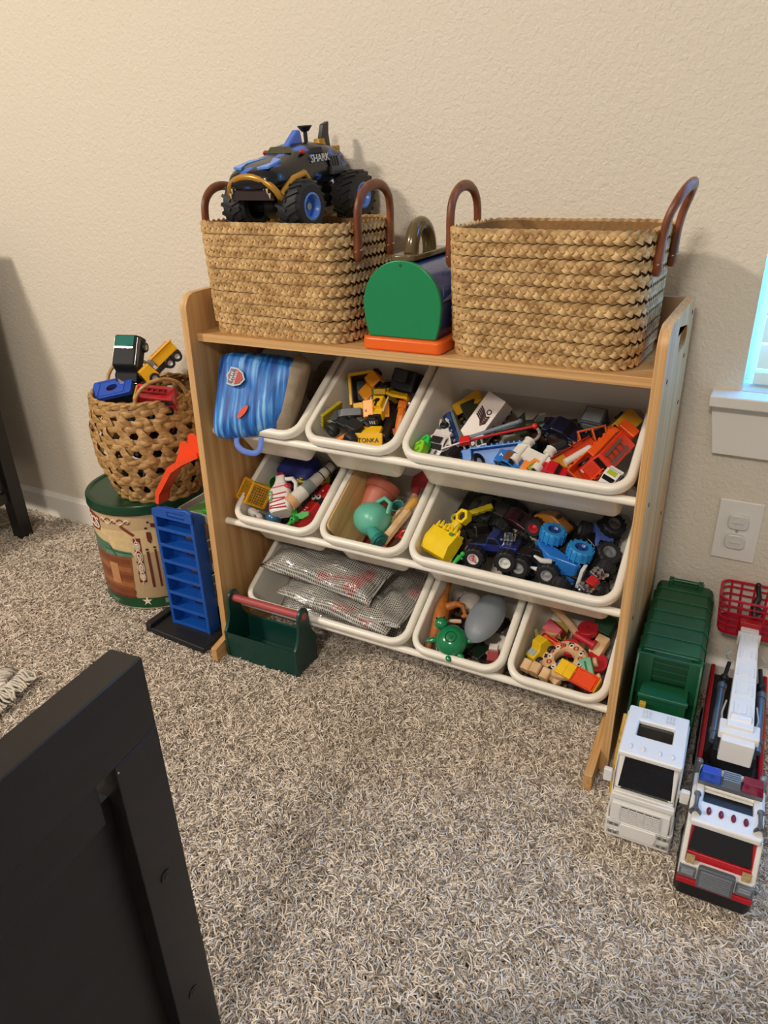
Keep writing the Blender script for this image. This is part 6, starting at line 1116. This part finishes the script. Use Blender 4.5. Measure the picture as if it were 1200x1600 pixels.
# ---------------------------------------------------------------- bottom row, right bin: wooden toys
def wooden():
    k = '3c'; g = 'wooden toys in the small right bin'; RD = P('#b51f2c', .45, var=.05)
    def disc(lb, u, v, w, r_, rot, h=.012):
        o = thing('wooden_disc', lb, 'wooden block', put(k, u, v, w, rot), g); part('disc', [cyl((0, 0, 0), r_, h, 'z', 28)], RD, o, .0015); part('peg_hole', [cyl((0, 0, h/2+.0002), r_*.12, .001, 'z', 10)], P('#7d1620', .5), o)
    disc('red wooden disc at the top right of the wooden toys', .024, .026, -.030, .0185, (-18, -10, 0)); disc('red wooden disc in the middle of the wooden toys', .004, -.022, -.030, .0175, (-10, 0, 0)); disc('red wooden disc behind the mint green car', .054, -.036, -.034, .020, (-6, 8, 0))
    o = thing('wooden_peg', 'red wooden peg between two red discs', 'wooden block', put(k, .020, .002, -.026, (0, 0, 72)), g); part('shaft', [tube([(0, -.020, 0), (0, .016, 0)], .0065, 12)], RD, o); part('head', [cyl((0, -.022, 0), .010, .006, 'y', 16)], RD, o, .0012)
    o = thing('red_wooden_block', 'dark red wooden block at the back left of the bin', 'wooden block', put(k, -.034, .014, -.050, (20, 0, -30)), g); part('block', [box((0, 0, .013), (.032, .024, .026))], P('#a81e34', .5), o, .0015); part('end_grain', [box((.0163, 0, .013), (.0006, .020, .022))], P('#b9404a', .5), o)
    o = thing('wooden_rod', 'pale wooden rod behind the red block', 'wooden block', put(k, -.020, .036, -.036, (0, 0, 54)), g); part('rod', [tube([(0, -.038, 0), (0, .038, 0)], .0075, 14)], WOOD, o); part('end_cap', [cyl((0, -.039, 0), .0065, .002, 'y', 14)], WOOD, o)
    o = thing('green_wooden_block', 'dark green wooden block at the back right of the bin', 'wooden block', put(k, .056, .046, -.060, (0, 0, -12)), g); part('block', [box((0, 0, .016), (.034, .036, .032))], P('#1f4a2e', .5), o, .0015); part('end_grain', [box((-.0173, 0, .016), (.0006, .030, .026))], P('#2f5a3a', .5), o)
    o = thing('wooden_brick', 'plain wooden brick beside the top red disc', 'wooden block', put(k, .050, .000, -.052, (0, 0, -14)), g); part('brick', [box((0, 0, .012), (.022, .040, .022))], WOOD, o, .0015); part('end_grain', [box((0, -.0202, .012), (.018, .0006, .018))], P('#c99a62', .6), o)
    o = thing('wooden_ring', 'wooden ring covered with red and black dot print', 'wooden toy', put(k, .002, -.054, -.022, (-14, -6, 8), 1.3), g); rg = part('ring', [lathe([(.015, -.007), (.030, -.007), (.033, -.003), (.033, .003), (.030, .007), (.015, .007), (.013, .003), (.013, -.003), (.015, -.007)], 40)], WOOD, o)
    for i in range(14):
        a = 2*pi*i/14; part('dot_print', [torus(.0030, .0010, 12, 5, (.0225*cos(a)+.002*(i % 2), .0225*sin(a), .0072))], P('#e4dcd0' if i % 2 else '#a82226', .4), rg)
    part('red_print', [prism([(.0215*cos(a+d), .0215*sin(a+d)) if q == 0 else (.029*cos(a+d), .029*sin(a+d)) for q, d in ((0, -.12), (1, -.12), (1, .12), (0, .12))], .0008, 'xy', (0, 0, .0071)) for a in [2*pi*(i+.5)/7 for i in range(7)]], P('#2a2424', .4), rg)
    o = thing('yellow_toy_car', 'yellow wooden toy car with black wheels and striped roof', 'toy car', put(k, -.044, -.050, -.034, (0, -30, -28)), g); part('body', [prism([(-.024, .004), (-.022, .018), (-.004, .020), (.004, .030), (.022, .028), (.024, .004)], .026, 'yz')], P('#d9b414', .4), o, .003); part('window', [box((0, -.012, .0195), (.018, .012, .001))]+[box((0, -.016+i*.003, .0202), (.018, .001, .001)) for i in range(4)], P('#a8b4b8', .3), o)
    for s in (-1, 1):
        for y in (-.015, .015): wheel(o, (s*.016, y, .005), .0085, .007)
    o = thing('orange_toy_truck', 'orange red wooden wagon behind the yellow car', 'toy truck', put(k, -.032, -.026, -.042, (0, -8, 70)), g); part('tray', [rings([[(x, y, z) for x, y in rrect(a, b, .003, 2)] for a, b, z in ((.012, .021, .004), (.014, .023, .022), (.012, .021, .022), (.010, .019, .010))])], P('#c23c1a', .4), o, .0006); part('load', [box((0, 0, .016), (.019, .036, .008))], P('#d8521e', .4), o, .001)
    for s in (-1, 1):
        for y in (-.014, .014): wheel(o, (s*.014, y, .002), .007, .006)
    o = thing('yellow_train_car', 'pale yellow wooden train piece with black wheels at the left', 'toy train', put(k, -.058, -.008, -.050, (0, -20, -62)), g); part('block', [box((0, 0, .012), (.024, .044, .020))], P('#b8a85a', .5, var=.1), o, .001); part('stripe', [box((0, -.010, .0224), (.020, .012, .001))], P('#6a6a58', .5), o); part('side_plate', [box((-.0125, 0, .012), (.001, .044, .012))], P('#d4b81e', .4), o)
    for s in (-1, 1):
        for y in (-.014, .014): wheel(o, (s*.014, y, .003), .008, .006)
    o = thing('wooden_train', 'plain wooden toy train with rounded segments along the front rim', 'toy train', put(k, -.040, -.098, -.032, (0, 0, 80)), g); part('base', [box((0, 0, .006), (.020, .052, .006))], P('#2c2a26', .5), o, .001)
    for y, h in ((-.018, .018), (.0, .024), (.018, .018)): part('segment', [prism(rrect(.0085, h/2, .004, 3, y, .009+h/2), .020, 'yz')], WOOD, o, .001)
    for s in (-1, 1):
        for y in (-.016, .016): wheel(o, (s*.010, y, .003), .007, .005)
    o = thing('wooden_wedge', 'small wooden wedge piece between train and tipper', 'wooden block', put(k, -.008, -.106, -.032, (0, 0, 60)), g); part('wedge', [prism([(-.014, 0), (.014, 0), (.010, .018), (-.012, .012)], .018, 'yz')], WOOD, o, .0015); part('end_grain', [box((.0092, 0, .006), (.0006, .018, .008))], P('#b88a58', .6), o)
    o = thing('mint_wooden_car', 'mint green wooden car with four pale wooden wheels', 'toy car', put(k, .054, -.064, -.028, (0, -8, 26)), g); part('body', [prism([(-.024, .004), (-.024, .014), (-.012, .022), (.020, .022), (.024, .012), (.024, .004)], .022, 'yz')], P('#6fae88', .45), o, .002); part('name_print', [box((0, .004, .0225), (.003, .020, .0006))], P('#2f6a4a', .4), o)
    for s in (-1, 1):
        for y in (-.015, .015): part('wheel', [cyl((s*.0155, y, .006), .0085, .008, 'x', 18)], WOOD, o, .0018, 2)
    o = thing('toy_tipper_truck', 'yellow and orange toy tipper truck lying along the front rim', 'toy truck', put(k, .042, -.104, -.024, (0, 0, 76)), g); part('tray', [rings([[(x, y-.014, z) for x, y in rrect(a, b, .003, 2)] for a, b, z in ((.013, .020, .006), (.0155, .024, .022), (.0135, .022, .022), (.011, .018, .010))]), box((0, -.014, .016), (.024, .04, .006))], P('#e84a1a', .35), o, .0006); part('cab', [box((0, .026, .014), (.028, .016, .022)), box((0, .012, .018), (.028, .016, .012))], P('#f0c014', .35), o, .0015); part('blue_bumper', [box((0, .036, .008), (.026, .006, .014))], P('#2f5fa8', .4), o, .001); part('tailgate', [box((0, -.040, .013), (.028, .003, .020))], P('#d9a01a', .3, .2), o, .0006)
    for s in (-1, 1):
        for y in (-.026, .022): wheel(o, (s*.015, y, .003), .008, .006)
    o = thing('lime_wheel_car', 'black toy car with lime green wheel hubs under the ring', 'toy car', put(k, .012, -.082, -.038, (0, 0, 84)), g); part('body', [prism([(-.02, .002), (-.02, .010), (.0, .016), (.02, .010), (.02, .002)], .020, 'yz')], P('#1c1c20', .4), o, .0015); part('cockpit', [sph((0, 0, .015), (.006, .009, .004), 10)], GL, o)
    for s in (-1, 1):
        for y in (-.014, .014): wheel(o, (s*.014, y, .005), .0095, .007, BLACK, P('#a8c83a', .35))
    o = thing('wooden_orange_disc', 'small orange wooden token beside the black wheels', 'wooden block', put(k, -.030, -.076, -.026, (-16, -10, 0)), g); part('token', [sph((0, 0, 0), (.012, .008, .004), 16)], P('#e0703a', .45), o, smooth=60); part('peg', [cyl((0, 0, .004), .002, .003, 'z', 8)], P('#c85a2c', .45), o)
    def wfill(u, v, w, rz, col, nm):
        o = thing('wooden_block', '%s wooden block buried under the other wooden toys' % nm, 'wooden block', put(k, u, v, w, (0, 0, rz)), 'buried wooden blocks'); part('block', [box((0, 0, .020), (.036, .05, .036))], P(col, .5), o, .0015)
    for a in ((-.045, -.05, -.111, 10, '#c8a06a', 'tan'), (.0, -.06, -.111, 5, '#b8945e', 'pale brown'), (.045, -.05, -.111, -8, '#a8342c', 'brick red'), (-.04, .02, -.111, 4, '#c8b04a', 'mustard'), (.01, .01, -.111, 0, '#7a5a34', 'dark oak'), (.045, .02, -.111, 3, '#2f5a3a', 'forest green')): wfill(*a)
wooden()
# ---------------------------------------------------------------- vehicles in the round basket
def basket_toys():
    g = 'vehicles in the round basket'
    def W(x, y, z, rot): return T((x, y, z), rot)
    o = thing('toy_flat_wagon', 'blue toy deck with round hole lying on top of the round basket', 'toy', W(-.338, -.185, .512, (30, -12, 24)), g); bl = P('#2450b8', .35, var=.04)
    part('deck', [prism(rrect(.050, .028, .004, 3), .010, 'xy', (0, 0, .022), holes=[[(.014*cos(2*pi*i/20), .010*sin(2*pi*i/20)) for i in range(20)]])], bl, o, .0012); part('hole_liner', [lathe([(.014, .016), (.014, .026), (.011, .017), (0, .017)], 20)], P('#5a2430', .4), o); part('underbody', [box((0, 0, .008), (.090, .048, .018))], BLACK, o, .002); part('panel_line', [box((s*.032, 0, .0273), (.002, .046, .0008)) for s in (-1, 1)]+[box((.0, s*.022, .0273), (.08, .001, .0008)) for s in (-1, 1)], P('#1a3a90', .4), o); part('white_fin', [prism([(0, 0), (.010, .0), (.002, .016)], .002, 'xz', (.022, .004, .027))], P('#dcdcd8', .4), o)
    for s in (-1, 1):
        for x in (-.03, .03): part('wheel', [cyl((x, s*.022, .002), .010, .008, 'y', 14)], BLACK, o, .001)
    c = car('toy_pickup', 'black toy truck standing on its nose with teal windshield', W(-.325, -.130, .575, (58, 0, 16)), .110, .058, .050, P('#16171a', .55, spec=.25), 'toy truck', 'suv', group=g)
    part('teal_hatch', [box((0, .036, .0505), (.046, .024, .003))], P('#16695d', .6, spec=.2), c, .001); part('chrome_bar', [box((0, .0205, .0512), (.046, .005, .003))], CH, c, .001)
    o = thing('toy_plow_truck', 'yellow toy truck with red and white warning stripes beside the shelf', 'toy truck', W(-.236, -.120, .565, (36, -12, -38)), g); y = P('#eeb010', .35, var=.04)
    part('bed', [box((0, .020, .030), (.040, .060, .022)), box((.0, .020, .0425), (.046, .066, .004))], y, o, .0015); part('cab', [box((0, -.036, .024), (.038, .034, .034), (0, 0, 0), (1, .85))], y, o, .002); part('grey_beam', [box((0, -.014, .036), (.046, .010, .014))], P('#7f8488', .35, .3), o, .001)
    part('warning_stripe', [box((-.015, .002+i*.010, .0448), (.012, .0045, .0008), (0, 0, 25)) for i in range(5)], P('#c8382c', .4), o); part('window', [box((0, -.0545, .032), (.028, .002, .012))], GL, o); part('chassis', [box((0, 0, .012), (.03, .10, .010))], BLACK, o, .001)
    for s in (-1, 1):
        for yy in (-.034, .014, .036): wheel(o, (s*.020, yy, .008), .012, .009)
    c = car('toy_red_engine', 'red toy fire engine with yellow stripe inside the hoop handle', W(-.205, -.195, .505, (10, -28, 118)), .090, .042, .046, '#b01826', 'toy truck', 'van', group=g)
    part('side_opening', [box((-.0205, y, .030), (.002, .014, .012)) for y in (-.010, .012)], P('#2a1014', .4), c); part('yellow_edge', [box((0, .045, .022), (.042, .004, .034))], P('#e0b41c', .35), c, .001); part('ladder', [box((s*.006, .008, .0475), (.003, .06, .003)) for s in (-1, 1)]+[box((0, -.016+i*.012, .0475), (.010, .003, .002)) for i in range(5)], P('#8c1420', .35), c)
    for i, (x, y_, z, rz, col, nm) in enumerate(((-.30, -.20, .30, 20, '#1f2f6a', 'royal blue'), (-.25, -.10, .30, 80, '#26262a', 'charcoal'), (-.33, -.12, .345, 120, '#3a2a24', 'brown'), (-.24, -.18, .345, 40, '#1e3a2c', 'dark green'), (-.31, -.16, .395, 70, '#2c2c32', 'grey'), (-.25, -.13, .395, 10, '#5a1a20', 'maroon'), (-.28, -.20, .440, 100, '#202a44', 'navy'), (-.25, -.15, .470, 60, '#1c1c20', 'black'), (-.32, -.12, .455, 30, '#30302a', 'olive'))):
        car('toy_car', '%s toy vehicle glimpsed through the open basket weave' % nm, W(x, y_, z, (0, 0, rz)), .10, .05, .042, col, group='vehicles buried in the round basket')
basket_toys()

# ---------------------------------------------------------------- settle every toy inside its bin's walls
def fit_bins():
    bpy.context.view_layer.update()
    free = {'drawstring_bag', 'toy_turtle', 'toy_mesh_basket', 'clear_zip_bag'}
    kids = {}
    for o in C.objects:
        if o.parent: kids.setdefault(o.parent.name, []).append(o)
    for o in list(C.objects):
        if o.parent or 'category' not in o or o.name.split('.')[0] in free or o.name.startswith('storage_bin'): continue
        for k, (m, hw, hl) in BINS.items():
            p = m.inverted() @ o.matrix_world.translation
            if abs(p.x) < hw and abs(p.y) < hl and -.13 < p.z < .03: break
        else: continue
        mi = m.inverted(); vs = []
        def rec(q):
            if q.type == 'MESH':
                mm = mi @ q.matrix_world; me = q.data; st = max(1, len(me.vertices)//400)
                vs.extend(mm @ me.vertices[i].co for i in range(0, len(me.vertices), st))
            for c in kids.get(q.name, []): rec(c)
        rec(o); d = V((0, 0, 0)); a, b = hw-.0145, hl-.0145
        for it in range(12):
            lo = V((0, 0, 0)); hi = V((0, 0, 0)); dz = 0
            for q in vs:
                z = q.z+d.z; dz = max(dz, -DB+.0025-z)
                if z > .004: continue
                t_ = .0004-min(z, 0)*.13+(.008 if z < -DB+.014 else 0)
                lo.x = max(lo.x, -(a-t_)-(q.x+d.x)); hi.x = max(hi.x, q.x+d.x-(a-t_)); lo.y = max(lo.y, -(b-t_)-(q.y+d.y)); hi.y = max(hi.y, q.y+d.y-(b-t_))
            s = V(((lo.x-hi.x) if not (lo.x > 0 and hi.x > 0) else (lo.x-hi.x)/2, (lo.y-hi.y) if not (lo.y > 0 and hi.y > 0) else (lo.y-hi.y)/2, dz))
            if s.length < 2e-4: break
            d += s
        o.matrix_world = m @ Matrix.Translation(d) @ mi @ o.matrix_world
fit_bins()
